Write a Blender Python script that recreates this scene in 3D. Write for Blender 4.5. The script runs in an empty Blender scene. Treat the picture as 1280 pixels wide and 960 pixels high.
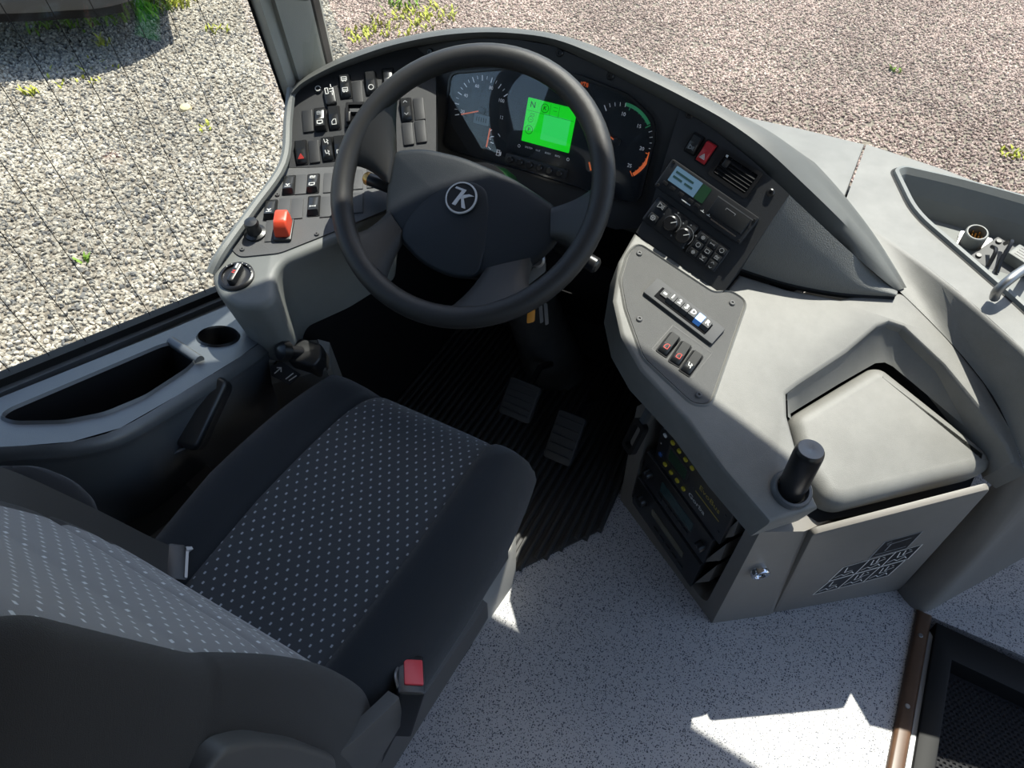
import bpy, bmesh, math, random
from mathutils import Vector, Matrix, noise
random.seed(7)
S = bpy.context.scene
COL = S.collection
# ------------------------------------------------------------------ camera
FPX, PITCH, YAW = 940.0, math.radians(46), math.radians(29)
CAM = Vector((0, 0, 1.45))
cd = bpy.data.cameras.new('camera'); cam = bpy.data.objects.new('camera', cd); COL.objects.link(cam)
cd.sensor_width = 36; cd.lens = 36*FPX/1280; cd.clip_start = .02
cam.location = CAM; cam.rotation_euler = (math.pi/2-PITCH, 0, YAW)
S.camera = cam
# ------------------------------------------------------------------ sky, sun, exposure
SUN_AZ, SUN_EL = math.radians(10), math.radians(66)      # azimuth to the right of straight ahead
w = bpy.data.worlds.new('sky'); S.world = w; w.use_nodes = True
nt = w.node_tree; bg = nt.nodes['Background']
sky = nt.nodes.new('ShaderNodeTexSky'); sky.sky_type = 'NISHITA'; sky.sun_disc = False
sky.sun_elevation = SUN_EL; sky.sun_rotation = SUN_AZ; sky.air_density = 1.0; sky.dust_density = 1.5
nt.links.new(sky.outputs[0], bg.inputs[0]); bg.inputs[1].default_value = .14
sd = bpy.data.lights.new('sun', 'SUN'); sun = bpy.data.objects.new('sun', sd); COL.objects.link(sun)
sd.energy = 5.2; sd.angle = math.radians(.53); sd.color = (1, .95, .87)
SV = Vector((math.sin(SUN_AZ)*math.cos(SUN_EL), math.cos(SUN_AZ)*math.cos(SUN_EL), math.sin(SUN_EL)))
sun.rotation_euler = SV.to_track_quat('Z', 'Y').to_euler(); sun.location = (3, 5, 8)
S.view_settings.view_transform = 'Standard'; S.view_settings.look = 'None'
S.view_settings.gamma = 1; S.view_settings.use_curve_mapping = False
S.view_settings.exposure = 1.0
# ------------------------------------------------------------------ survey helpers (plane positions measured once, everything is built on real planes)
_r = Vector((math.cos(YAW), math.sin(YAW), 0))
_f = Vector((-math.sin(YAW)*math.cos(PITCH), math.cos(YAW)*math.cos(PITCH), -math.sin(PITCH)))
_u = _r.cross(_f)
def ray(x, y): return (_r*((x-640)/FPX) - _u*((y-480)/FPX) + _f).normalized()
def onz(x, y, z):
    d = ray(x, y); return CAM + d*((z-CAM.z)/d.z)
class Fr:
    """a plane in the room: origin o, in-plane axes a, b and normal n"""
    def __init__(s, o, n, a):
        s.o = Vector(o); s.n = Vector(n).normalized()
        if isinstance(a, (tuple, list)) and len(a) == 2:
            a = s.hit(*a[1]) - s.hit(*a[0])
        a = Vector(a); s.a = (a - s.n*a.dot(s.n)).normalized(); s.b = s.n.cross(s.a)
    def hit(s, x, y, h=0):
        d = ray(x, y); o = s.o + s.n*h
        return CAM + d*((o-CAM).dot(s.n)/d.dot(s.n))
    def uv(s, x, y, h=0):
        p = s.hit(x, y, h) - s.o; return (p.dot(s.a), p.dot(s.b))
    def w(s, u, v, h=0): return s.o + s.a*u + s.b*v + s.n*h
    def off(s, h): return Fr(s.o + s.n*h, s.n, s.a)
    def at(s, u, v, rot=0, h=0):
        c, q = math.cos(rot), math.sin(rot)
        return Fr(s.w(u, v, h), s.n, s.a*c + s.b*q)
    def rect(s, pts, h=0):
        q = [s.uv(x, y, h) for x, y in pts]          # TL TR BR BL
        (x0, y0), (x1, y1), (x2, y2), (x3, y3) = q
        cu = sum(p[0] for p in q)/4; cv = sum(p[1] for p in q)/4
        W = (math.dist(q[0], q[1]) + math.dist(q[2], q[3]))/2; H = (math.dist(q[1], q[2]) + math.dist(q[0], q[3]))/2
        ang = math.atan2((y1-y0+y2-y3), (x1-x0+x2-x3))
        return s.at(cu, cv, ang, h), W, H
def plane3(A, B, C_, a):
    n = (B-A).cross(C_-A).normalized()
    if n.dot(CAM-A) < 0: n = -n
    return Fr(A, n, a)
# ------------------------------------------------------------------ materials
MATS = {}
def mat(name, col, rough=.5, spec=.5, metal=0, bump=0, bscale=400, var=0, vscale=8, emis=0, sheen=0, coat=0):
    m = bpy.data.materials.new(name); m.use_nodes = True; t = m.node_tree; b = t.nodes['Principled BSDF']
    b.inputs['Base Color'].default_value = (*col, 1); b.inputs['Roughness'].default_value = rough
    b.inputs['Specular IOR Level'].default_value = spec; b.inputs['Metallic'].default_value = metal
    if sheen: b.inputs['Sheen Weight'].default_value = sheen; b.inputs['Sheen Roughness'].default_value = .4
    if coat: b.inputs['Coat Weight'].default_value = coat
    if emis:
        b.inputs['Emission Color'].default_value = (*col, 1); b.inputs['Emission Strength'].default_value = emis
    tc = t.nodes.new('ShaderNodeTexCoord') if (bump or var) else None
    if bump:
        no = t.nodes.new('ShaderNodeTexNoise'); no.inputs['Scale'].default_value = bscale; no.inputs['Detail'].default_value = 3
        bp = t.nodes.new('ShaderNodeBump'); bp.inputs['Strength'].default_value = bump; bp.inputs['Distance'].default_value = .002
        t.links.new(tc.outputs['Object'], no.inputs['Vector']); t.links.new(no.outputs['Fac'], bp.inputs['Height'])
        t.links.new(bp.outputs[0], b.inputs['Normal'])
    if var:
        no = t.nodes.new('ShaderNodeTexNoise'); no.inputs['Scale'].default_value = vscale; no.inputs['Detail'].default_value = 6
        no.inputs['Roughness'].default_value = .7
        mr = t.nodes.new('ShaderNodeMapRange'); mr.inputs[1].default_value = .3; mr.inputs[2].default_value = .7
        mr.inputs[3].default_value = 1-var; mr.inputs[4].default_value = 1+var
        mx = t.nodes.new('ShaderNodeMix'); mx.data_type = 'RGBA'; mx.blend_type = 'MULTIPLY'; mx.inputs[0].default_value = 1
        mx.inputs[6].default_value = (*col, 1)
        t.links.new(tc.outputs['Object'], no.inputs['Vector']); t.links.new(no.outputs['Fac'], mr.inputs[0])
        t.links.new(mr.outputs[0], mx.inputs[7]); t.links.new(mx.outputs[2], b.inputs['Base Color'])
    MATS[name] = m; return m
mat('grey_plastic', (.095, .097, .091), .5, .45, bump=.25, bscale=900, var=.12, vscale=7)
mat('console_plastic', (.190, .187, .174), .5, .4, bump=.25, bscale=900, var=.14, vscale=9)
mat('cabinet_plastic', (.20, .185, .165), .45, .4, bump=.2, bscale=900, var=.06)
mat('pod_plastic', (.165, .172, .165), .5, .45, bump=.2, bscale=900, var=.08)
mat('side_plastic', (.085, .093, .10), .33, .75, bump=.2, bscale=900, var=.08)
mat('tail_plastic', (.17, .172, .162), .5, .45, bump=.6, bscale=600, var=.06)
mat('pillar_plastic', (.33, .325, .285), .6, .3, bump=.4, bscale=700, var=.05)
mat('plate_grey', (.080, .080, .078), .55, .4, bump=.5, bscale=1200, var=.1)
mat('panel_black', (.030, .031, .033), .5, .4, bump=.25, bscale=1200, var=.05)
mat('lower_panel', (.085, .086, .088), .55, .4, bump=.4, bscale=1200, var=.08)
mat('blank_grey', (.075, .076, .078), .6, .35, bump=.3, bscale=1200)
mat('blank_black', (.024, .025, .027), .5, .4)
mat('black_plastic', (.012, .012, .013), .32, .5)
mat('black_matt', (.008, .008, .009), .7, .2)
mat('rocker_black', (.018, .019, .02), .33, .55)
mat('unit_black', (.016, .017, .019), .38, .5)
mat('dark_void', (.004, .004, .005), .8, .1)
mat('white_print', (.75, .75, .72), .5)
mat('dim_print', (.30, .31, .32), .6)
mat('red_print', (.55, .04, .03), .5)
mat('orange_print', (.8, .16, .04), .5, emis=.25)
mat('green_print', (.06, .38, .16), .5, emis=.1)
mat('red_plastic', (.50, .022, .03), .35, .5)
mat('orange_plastic', (.75, .075, .03), .4, .5)
mat('belt_red', (.62, .05, .06), .4, .5)
mat('yellow_button', (.62, .50, .03), .45)
mat('gold_print', (.42, .33, .06), .5)
mat('blue_button', (.06, .22, .62), .4, emis=.15)
mat('blue_dot', (.02, .10, .35), .4)
mat('rim_leather', (.026, .0255, .025), .42, .4, bump=.25, bscale=1500)
mat('hub_plastic', (.014, .018, .023), .48, .28, bump=.3, bscale=1100)
mat('screw_dark', (.10, .10, .10), .6, .3)
mat('chrome', (.75, .76, .78), .12, metal=1)
mat('steel', (.30, .30, .30), .45, metal=1)
mat('bright_chrome', (.62, .63, .65), .3, .6, metal=.25)  # emblem chrome, its bright reflection put into the colour
mat('dial_print', (.75, .76, .78), .5, emis=.12)  # slight glow added so the print shows through the lens
mat('aluminium', (.42, .43, .44), .5, metal=.4, bump=.1)
mat('brass', (.5, .28, .09), .35, metal=1)
mat('key_orange', (.65, .26, .03), .45)
mat('bronze_strip', (.10, .055, .032), .32, .5, var=.2, vscale=20)
mat('lcd_green', (.004, .40, .008), .35, emis=.78)
mat('lcd_green_pale', (.02, .43, .07), .35, emis=.75)
mat('lcd_ink', (.008, .09, .012), .6)
mat('lcd_blue', (.10, .18, .26), .3, emis=.12)
mat('lcd_dark', (.02, .06, .03), .25)
mat('lcd_teal', (.03, .07, .07), .25)
mat('lcd_amber', (.16, .15, .10), .25)
mat('odo_lcd', (.20, .25, .26), .3)
mat('fabric_black', (.018, .021, .025), .9, .15, bump=.5, bscale=1600, sheen=.25)
mat('fabric_back', (.025, .023, .022), .9, .15, bump=.5, bscale=1600, sheen=.2)
mat('wing_grey', (.075, .075, .078), .9, .15, bump=.4, bscale=1600, sheen=.2)  # backrest fabric, made lighter for the light on its left wing
mat('belt_webbing', (.035, .033, .031), .55, .35, bump=.3, bscale=1500)
mat('seat_shell', (.06, .058, .056), .5, .4)
mat('rubber', (.045, .044, .043), .55, .4, var=.25, vscale=14)
mat('rubber_seal', (.008, .008, .008), .6, .3)
mat('step_mat', (.018, .018, .020), .75, .25, bump=1, bscale=220)
mat('carpet', (.055, .053, .05), .95, .1, bump=1, bscale=700, var=.3, vscale=60)
mat('pedestal_grey', (.30, .29, .27), .7, .2, bump=.4, bscale=500)
mat('bus_white', (.5, .5, .48), .5)
mat('roof_lining', (.26, .26, .25), .8, .2)
mat('vehicle_dark', (.035, .038, .042), .35, .5)
mat('vehicle_beige', (.35, .32, .28), .5)
mat('grass_blade', (.16, .27, .035), .6, .2, var=.3, vscale=30)
mat('weed_yellow', (.38, .40, .06), .6, .2, var=.3, vscale=30)
mat('pale_stone', (.55, .45, .26), .8, .2)
def glassmat(name, tint, refl=.06, rough=0.0):
    m = bpy.data.materials.new(name); m.use_nodes = True; t = m.node_tree
    for n in list(t.nodes): t.nodes.remove(n)
    o = t.nodes.new('ShaderNodeOutputMaterial'); tr = t.nodes.new('ShaderNodeBsdfTransparent'); gl = t.nodes.new('ShaderNodeBsdfGlossy')
    tr.inputs[0].default_value = (*tint, 1); gl.inputs['Roughness'].default_value = rough
    lw = t.nodes.new('ShaderNodeLayerWeight'); lw.inputs[0].default_value = .5
    pw = t.nodes.new('ShaderNodeMath'); pw.operation = 'POWER'; pw.inputs[1].default_value = 4.0; t.links.new(lw.outputs['Facing'], pw.inputs[0])
    fr = t.nodes.new('ShaderNodeMath'); fr.operation = 'MULTIPLY_ADD'; fr.inputs[1].default_value = .5; fr.inputs[2].default_value = refl; t.links.new(pw.outputs[0], fr.inputs[0])
    mx = t.nodes.new('ShaderNodeMixShader')
    t.links.new(fr.outputs[0], mx.inputs[0]); t.links.new(tr.outputs[0], mx.inputs[1]); t.links.new(gl.outputs[0], mx.inputs[2]); t.links.new(mx.outputs[0], o.inputs[0])
    MATS[name] = m
glassmat('window_glass', (.96, .98, .97), .04); glassmat('cluster_lens', (.9, .92, .95), .05, .02)
def nodes_of(m): return m.node_tree, m.node_tree.nodes, m.node_tree.links
def speckle_floor():
    m = mat('vinyl_floor', (.4, .4, .4), .5, .35, bump=.1, bscale=300); t, N, L = nodes_of(m); b = N['Principled BSDF']
    tc = N.new('ShaderNodeTexCoord')
    base = N.new('ShaderNodeRGB'); base.outputs[0].default_value = (.50, .49, .49, 1); cur = base.outputs[0]
    for sc, th, colr in ((200, .32, (.10, .105, .13, 1)), (300, .33, (.20, .21, .25, 1)), (260, .25, (.58, .57, .56, 1)), (380, .36, (.03, .03, .036, 1))):
        v = N.new('ShaderNodeTexVoronoi'); v.inputs['Scale'].default_value = sc
        mp = N.new('ShaderNodeMapping'); mp.inputs['Location'].default_value = (sc*.013, sc*.007, 0)
        c = N.new('ShaderNodeMath'); c.operation = 'LESS_THAN'; c.inputs[1].default_value = th
        wn = N.new('ShaderNodeSeparateColor')
        g = N.new('ShaderNodeMath'); g.operation = 'GREATER_THAN'; g.inputs[1].default_value = .62
        mu = N.new('ShaderNodeMath'); mu.operation = 'MULTIPLY'
        mx = N.new('ShaderNodeMix'); mx.data_type = 'RGBA'
        L.new(tc.outputs['Object'], mp.inputs[0]); L.new(mp.outputs[0], v.inputs['Vector']); L.new(v.outputs['Distance'], c.inputs[0])
        L.new(v.outputs['Color'], wn.inputs[0]); L.new(wn.outputs[0], g.inputs[0]); L.new(c.outputs[0], mu.inputs[0]); L.new(g.outputs[0], mu.inputs[1])
        L.new(mu.outputs[0], mx.inputs[0]); L.new(cur, mx.inputs[6]); mx.inputs[7].default_value = colr; cur = mx.outputs[2]
    L.new(cur, b.inputs['Base Color'])
speckle_floor()
def fabric_pattern(name, base, dash, pu, pv, sheen=.3):
    m = mat(name, base, .9, .15, bump=.4, bscale=1500, sheen=sheen); t, N, L = nodes_of(m); b = N['Principled BSDF']
    uvn = N.new('ShaderNodeUVMap'); uvn.uv_map = 'UVMap'; sep = N.new('ShaderNodeSeparateXYZ'); L.new(uvn.outputs[0], sep.inputs[0])
    def M(op, a, c=None):
        n = N.new('ShaderNodeMath'); n.operation = op
        for i, q in enumerate((a, c)):
            if q is None: continue
            if isinstance(q, (int, float)): n.inputs[i].default_value = q
            else: L.new(q, n.inputs[i])
        return n.outputs[0]
    row = M('DIVIDE', sep.outputs[1], pv); fl = M('FLOOR', row); odd = M('MULTIPLY', M('MODULO', fl, 2), .5)
    x = M('ABSOLUTE', M('SUBTRACT', M('FRACT', M('ADD', M('DIVIDE', sep.outputs[0], pu), odd)), .5)); y = M('ABSOLUTE', M('SUBTRACT', M('FRACT', row), .5))
    k = M('MULTIPLY', M('LESS_THAN', x, .085), M('LESS_THAN', y, .17))
    mx = N.new('ShaderNodeMix'); mx.data_type = 'RGBA'; mx.inputs[6].default_value = (*base, 1); mx.inputs[7].default_value = (*dash, 1)
    L.new(k, mx.inputs[0]); L.new(mx.outputs[2], b.inputs['Base Color'])
fabric_pattern('fabric_dotted', (.046, .050, .055), (.30, .32, .34), .0175, .0125)
fabric_pattern('fabric_dotted_lit', (.20, .19, .188), (.55, .55, .55), .026, .0105)  # same dotted seat fabric, lightened for windscreen light on the backrest
def ground_mat(name, cols, sc):
    m = mat(name, cols[0], .9, .15, bump=1, bscale=sc*2); t, N, L = nodes_of(m); b = N['Principled BSDF']
    tc = N.new('ShaderNodeTexCoord'); v = N.new('ShaderNodeTexVoronoi'); v.inputs['Scale'].default_value = sc
    cr = N.new('ShaderNodeValToRGB'); cr.color_ramp.interpolation = 'LINEAR'
    while len(cr.color_ramp.elements) < len(cols): cr.color_ramp.elements.new(.5)
    for i, c in enumerate(cols): cr.color_ramp.elements[i].position = i/(len(cols)-1); cr.color_ramp.elements[i].color = (*c, 1)
    se = N.new('ShaderNodeSeparateColor')
    L.new(tc.outputs['Object'], v.inputs['Vector']); L.new(v.outputs['Color'], se.inputs[0]); L.new(se.outputs[0], cr.inputs[0]); L.new(cr.outputs[0], b.inputs['Base Color'])
ground_mat('ground_soil', [(.10, .09, .075), (.17, .15, .12), (.24, .21, .17)], 60)
def stone_mat(name, cols):
    m = mat(name, cols[0], .85, .2); t, N, L = nodes_of(m); b = N['Principled BSDF']
    at = N.new('ShaderNodeAttribute'); at.attribute_type = 'INSTANCER'; at.attribute_name = 'rnd'
    cr = N.new('ShaderNodeValToRGB')
    while len(cr.color_ramp.elements) < len(cols): cr.color_ramp.elements.new(.5)
    for i, c in enumerate(cols): cr.color_ramp.elements[i].position = i/(len(cols)-1); cr.color_ramp.elements[i].color = (*c, 1)
    L.new(at.outputs['Fac'], cr.inputs[0])
    tc = N.new('ShaderNodeTexCoord'); no = N.new('ShaderNodeTexNoise'); no.inputs['Scale'].default_value = .9; no.inputs['Detail'].default_value = 4
    ge = N.new('ShaderNodeNewGeometry'); L.new(ge.outputs['Position'], no.inputs['Vector'])
    mr = N.new('ShaderNodeMapRange'); mr.inputs[1].default_value = .35; mr.inputs[2].default_value = .65; mr.inputs[3].default_value = .82; mr.inputs[4].default_value = 1.15
    mx = N.new('ShaderNodeMix'); mx.data_type = 'RGBA'; mx.blend_type = 'MULTIPLY'; mx.inputs[0].default_value = 1
    L.new(no.outputs['Fac'], mr.inputs[0]); L.new(cr.outputs[0], mx.inputs[6]); L.new(mr.outputs[0], mx.inputs[7]); L.new(mx.outputs[2], b.inputs['Base Color'])
stone_mat('grey_gravel', [(.10, .10, .10), (.22, .21, .185), (.38, .345, .28), (.25, .22, .175), (.52, .475, .39), (.30, .27, .215)])
stone_mat('pink_gravel', [(.16, .11, .095), (.31, .235, .20), (.46, .36, .30), (.26, .195, .17), (.60, .49, .41), (.36, .265, .23)])
# ------------------------------------------------------------------ object builders
WL = {}
def setp(o, label=None, cat=None, group=None, kind=None):
    if label: o['label'] = label
    if cat: o['category'] = cat
    if group: o['group'] = group
    if kind: o['kind'] = kind
    return o
def thing(name, label, cat, loc, group=None, kind=None):
    o = bpy.data.objects.new(name, None); COL.objects.link(o); o.location = loc; o.empty_display_size = .05
    WL[o] = Vector(loc); return setp(o, label, cat, group, kind)
def mk(name, V, F, m, parent=None, smooth=False, uv=None, label=None, cat=None, group=None, kind=None, angle=None):
    V = [Vector(v) for v in V]
    c = sum(V, Vector())/len(V); c.z = min(v.z for v in V)
    me = bpy.data.meshes.new(name); me.from_pydata([v-c for v in V], [], F); me.materials.append(MATS[m])
    bm = bmesh.new(); bm.from_mesh(me); bmesh.ops.recalc_face_normals(bm, faces=bm.faces); bm.to_mesh(me); bm.free()
    if uv:
        ul = me.uv_layers.new(name='UVMap')
        for lp in me.loops: ul.data[lp.index].uv = uv[lp.vertex_index]
    if smooth: me.polygons.foreach_set('use_smooth', [True]*len(me.polygons))
    if angle: me.set_sharp_from_angle(angle=math.radians(angle))
    o = bpy.data.objects.new(name, me); COL.objects.link(o); WL[o] = c
    if parent: o.parent = parent; o.location = c - WL[parent]
    else: o.location = c
    return setp(o, label, cat, group, kind)
def inset(p, d):
    n = len(p); A = sum(p[i][0]*p[(i+1) % n][1]-p[(i+1) % n][0]*p[i][1] for i in range(n)); sg = 1 if A > 0 else -1; out = []
    for i in range(n):
        a, b, c = Vector(p[i-1]), Vector(p[i]), Vector(p[(i+1) % n])
        e1 = (b-a); e2 = (c-b)
        if e1.length < 1e-9 or e2.length < 1e-9: out.append(tuple(b)); continue
        e1.normalize(); e2.normalize(); n1 = Vector((-e1.y, e1.x)); n2 = Vector((-e2.y, e2.x)); q = n1+n2
        k = max(.5, (1+n1.dot(n2)))
        out.append(tuple(b + q*(sg*d/k)))
    return out
def rpoly(p, r, seg=4):
    """round the corners of a polygon"""
    n = len(p); out = []
    for i in range(n):
        a, b, c = Vector(p[i-1]), Vector(p[i]), Vector(p[(i+1) % n])
        d1 = (a-b); d2 = (c-b); k = min(r, d1.length*.45, d2.length*.45)
        s, e = b + d1.normalized()*k, b + d2.normalized()*k
        for j in range(seg+1):
            t = j/seg; out.append(tuple(s*(1-t)**2 + b*(2*t*(1-t)) + e*t*t))
    return out
def rrect(W, H, r, seg=3, cu=0, cv=0):
    return rpoly([(cu-W/2, cv-H/2), (cu+W/2, cv-H/2), (cu+W/2, cv+H/2), (cu-W/2, cv+H/2)], r, seg)
def circ(r, n=20, cu=0, cv=0): return [(cu+r*math.cos(2*math.pi*i/n), cv+r*math.sin(2*math.pi*i/n)) for i in range(n)]
def prismg(fr, p, h0, h1, bev=0, nb=2, scale_top=1.0):
    n = len(p); V = [fr.w(u, v, h0) for u, v in p]; F = [list(range(n))[::-1]]
    rings = [0]
    lv = [(h1-bev, 0)] + [(h1-bev+bev*math.sin(math.pi/2*j/nb), bev*(1-math.cos(math.pi/2*j/nb))) for j in range(1, nb+1)] if bev else [(h1, 0)]
    for h, d in lv:
        q = inset(p, d) if d else p
        rings.append(len(V)); V += [fr.w(u, v, h) for u, v in q]
    for a, b in zip(rings, rings[1:]):
        for i in range(n): j = (i+1) % n; F.append([a+i, a+j, b+j, b+i])
    F.append([rings[-1]+i for i in range(n)])
    return V, F
def prism(name, fr, p, h0, h1, m, parent=None, bev=0, nb=2, **k):
    V, F = prismg(fr, p, h0, h1, bev, nb); return mk(name, V, F, m, parent, smooth=bool(bev), angle=35 if bev else None, **k)
def loft(name, rings, m, parent=None, closed=True, caps=True, smooth=True, angle=40, **k):
    V = []; F = []; n = len(rings[0])
    for r in rings: V += [Vector(p) for p in r]
    for a in range(len(rings)-1):
        for i in range(n if closed else n-1):
            j = (i+1) % n; F.append([a*n+i, a*n+j, (a+1)*n+j, (a+1)*n+i])
    if caps and closed: F.append(list(range(n))[::-1]); F.append([(len(rings)-1)*n+i for i in range(n)])
    return mk(name, V, F, m, parent, smooth=smooth, angle=angle, **k)
def tube(name, pts, r, m, parent=None, n=10, r2=None, **k):
    pts = [Vector(p) for p in pts]; rings = []; N_ = len(pts); ref = Vector((0, 0, 1))
    prevx = None
    for i, p in enumerate(pts):
        t = (pts[min(i+1, N_-1)] - pts[max(i-1, 0)]).normalized()
        x = prevx - t*prevx.dot(t) if prevx else t.cross(ref if abs(t.z) < .95 else Vector((1, 0, 0)))
        x.normalize(); prevx = x; y = t.cross(x)
        rr = r[i] if isinstance(r, (list, tuple)) else r
        rings.append([p + x*(rr*math.cos(2*math.pi*j/n)) + y*(rr*math.sin(2*math.pi*j/n)) for j in range(n)])
    return loft(name, rings, m, parent, **k)
def lathe(name, fr, prof, m, parent=None, n=24, **k):
    """prof: (radius, height) along the frame normal"""
    return loft(name, [[fr.w(r*math.cos(2*math.pi*i/n), r*math.sin(2*math.pi*i/n), h) for i in range(n)] for r, h in prof], m, parent, **k)
def spline(pts, n):
    pts = [Vector(p) for p in pts]; out = []
    for i in range(len(pts)-1):
        p0, p1, p2, p3 = pts[max(i-1, 0)], pts[i], pts[i+1], pts[min(i+2, len(pts)-1)]
        for j in range(n):
            t = j/n; out.append(.5*((2*p1)+(p2-p0)*t+(2*p0-5*p1+4*p2-p3)*t*t+(3*p1-p0-3*p2+p3)*t**3))
    out.append(pts[-1]); return out
def strokes(name, fr, lines, wd, m, parent, h=.0004, **k):
    """flat print: polylines of width wd in the plane"""
    V = []; F = []
    for ln in lines:
        for (a, b) in zip(ln, ln[1:]):
            A, B = Vector(a), Vector(b); d = B-A
            if d.length < 1e-9: continue
            d.normalize(); q = Vector((-d.y, d.x))*wd/2; e = d*wd*.3; i = len(V)
            for p in (A-q-e, B-q+e, B+q+e, A+q-e): V.append(fr.w(p.x, p.y, h))
            F.append([i, i+1, i+2, i+3])
    return mk(name, V, F, m, parent, **k)
def polys(name, fr, ps, m, parent, h=.0004, **k):
    V = []; F = []
    for p in ps:
        i = len(V); V += [fr.w(u, v, h) for u, v in p]; F.append(list(range(i, i+len(p))))
    return mk(name, V, F, m, parent, **k)
def text(s, size, fr, u, v, h, m, parent, name='lettering', rot=0, bold=0, **k):
    cu = bpy.data.curves.new('t', 'FONT'); cu.body = s; cu.size = size; cu.align_x = 'CENTER'; cu.align_y = 'CENTER'; cu.resolution_u = 2; cu.offset = bold
    o = bpy.data.objects.new('t', cu); COL.objects.link(o)
    dg = bpy.context.evaluated_depsgraph_get(); me = bpy.data.meshes.new_from_object(o.evaluated_get(dg))
    f2 = fr.at(u, v, rot, h); V = [f2.w(q.co.x, q.co.y, 0) for q in me.vertices]; F = [list(p.vertices) for p in me.polygons]
    bpy.data.objects.remove(o); bpy.data.curves.remove(cu); bpy.data.meshes.remove(me)
    return mk(name, V, F, m, parent, **k)
def holed(outer, holes, fr, h):
    """triangulated plane region with holes -> V, F"""
    bm = bmesh.new(); E_ = []
    for lp in [outer]+holes:
        vs = [bm.verts.new(fr.w(u, v, h)) for u, v in lp]
        for i in range(len(vs)): E_.append(bm.edges.new((vs[i-1], vs[i])))
    bmesh.ops.triangle_fill(bm, use_beauty=True, use_dissolve=False, edges=E_, normal=fr.n)
    bm.verts.index_update(); V = [v.co.copy() for v in bm.verts]; F = [[v.index for v in f.verts] for f in bm.faces]; bm.free()
    return V, F
def ring_walls(V, F, fr, lp, h0, h1, lp2=None):
    i = len(V); n = len(lp); lp2 = lp2 or lp
    V += [fr.w(u, v, h0) for u, v in lp] + [fr.w(u, v, h1) for u, v in lp2]
    for a in range(n): b = (a+1) % n; F.append([i+a, i+b, i+n+b, i+n+a])
def screw(fr, x, y, parent, m='steel', r=.005, name='screw'):
    u, v = fr.uv(x, y); q = fr.at(u, v)
    s = lathe(name, q, [(r, 0), (r, .0015), (r*.75, .003), (r*.4, .003), (r*.35, .0012), (.0001, .0012)], m, parent, n=12)
    return s
def rocker(fr, parent, W=.019, H=.042, m='rocker_black', icons=(), tilt=1, proud=.012):
    """rocker switch standing proud of a panel: rounded cap that tips about its middle, in a thin bezel"""
    hw, hh = W/2, H/2
    prof = []
    N_ = 10
    rows = []
    for j in range(N_+1):
        v = -hh + H*j/N_; t = v/hh
        e = min(1, (1-abs(t))*5.0); ht = (proud*(.72 + tilt*.28*t))*(e**.5 if e > 0 else 0) + .0005
        rows.append([fr.w(-hw, v, 0), fr.w(-hw*.97, v, ht*.8), fr.w(-hw*.8, v, ht), fr.w(hw*.8, v, ht), fr.w(hw*.97, v, ht*.8), fr.w(hw, v, 0)])
    o = loft('rocker_switch', rows, m, parent, closed=False, caps=False, smooth=True, angle=50)
    bz = rpoly([(-hw-.0022, -hh-.0022), (hw+.0022, -hh-.0022), (hw+.0022, hh+.0022), (-hw-.0022, hh+.0022)], .003, 2)
    prism('bezel', fr, bz, -.002, .0012, 'black_matt', o)
    for (kind, v, mm) in icons:
        hloc = proud*(.72 + tilt*.28*v) + .0007; sl = proud*tilt*.28/hh
        icon(kind, Fr(fr.w(0, v*hh, hloc), fr.n - fr.b*sl, fr.a), W*.5, mm, o, 0)
    return o
def icon(kind, fr, s, m, parent, h):
    k = s/2; wd = s*.13
    L = {'box': [[(-k, -k*.7), (k, -k*.7), (k, k*.7), (-k, k*.7), (-k, -k*.7)], [(-k*.4, -k*.9), (k*.4, -k*.9)]],
         'bus': [[(-k, -k*.6), (k, -k*.6), (k, k*.8), (-k, k*.8), (-k, -k*.6)], [(-k, 0), (k, 0)], [(-k*.7, -k*.9), (-k*.3, -k*.9)], [(k*.3, -k*.9), (k*.7, -k*.9)]],
         'lamp': [[(-k, -k*.8), (-k, k*.8), (k*.2, k*.3), (k*.2, -k*.3), (-k, -k*.8)], [(k*.5, k*.4), (k, k*.6)], [(k*.5, 0), (k, 0)], [(k*.5, -k*.4), (k, -k*.6)]],
         'tri': [[(-k, -k*.8), (k, -k*.8), (0, k), (-k, -k*.8)], [(-k*.4, -k*.45), (k*.4, -k*.45), (0, k*.3), (-k*.4, -k*.45)]],
         'seat': [[(-k*.8, k), (-k*.5, -k*.3), (k*.6, -k*.3), (k*.6, -k)], [(k*.2, k*.8), (k*.8, k*.3), (k*.2, k*.1)]],
         'wave': [[(-k, k*.5), (-k*.3, k*.8), (k*.3, k*.4), (k, k*.7)], [(-k, 0), (-k*.3, k*.3), (k*.3, -k*.1), (k, k*.2)], [(-k, -k*.6), (k, -k*.6)]],
         'bar': [[(-k, 0), (k, 0)], [(-k, k*.35), (-k, -k*.35)], [(k, k*.35), (k, -k*.35)]],
         'axle': [[(-k, -k*.6), (k, -k*.6)], [(0, -k*.6), (0, k*.5)], [(-k*.6, k*.5), (k*.6, k*.5)], [(-k*.7, k), (0, k*.6), (k*.7, k)]],
         'ring': [[(k*math.cos(a*.7), k*math.sin(a*.7)) for a in range(10)]],
         'fan': [[(k*.8*math.cos(a*1.05), k*.8*math.sin(a*1.05)) for a in range(7)], [(-k*.5, 0), (k*.5, 0)], [(0, -k*.5), (0, k*.5)]],
         'door': [[(-k*.8, -k), (k*.8, -k), (k*.8, k), (-k*.1, k), (-k*.8, k*.2), (-k*.8, -k)]],
         'up': [[(-k*.7, -k*.3), (0, k*.4), (k*.7, -k*.3)]], 'down': [[(-k*.7, k*.3), (0, -k*.4), (k*.7, k*.3)]],
         }[kind]
    return strokes('symbol', fr, L, wd, m, parent, h)
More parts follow.
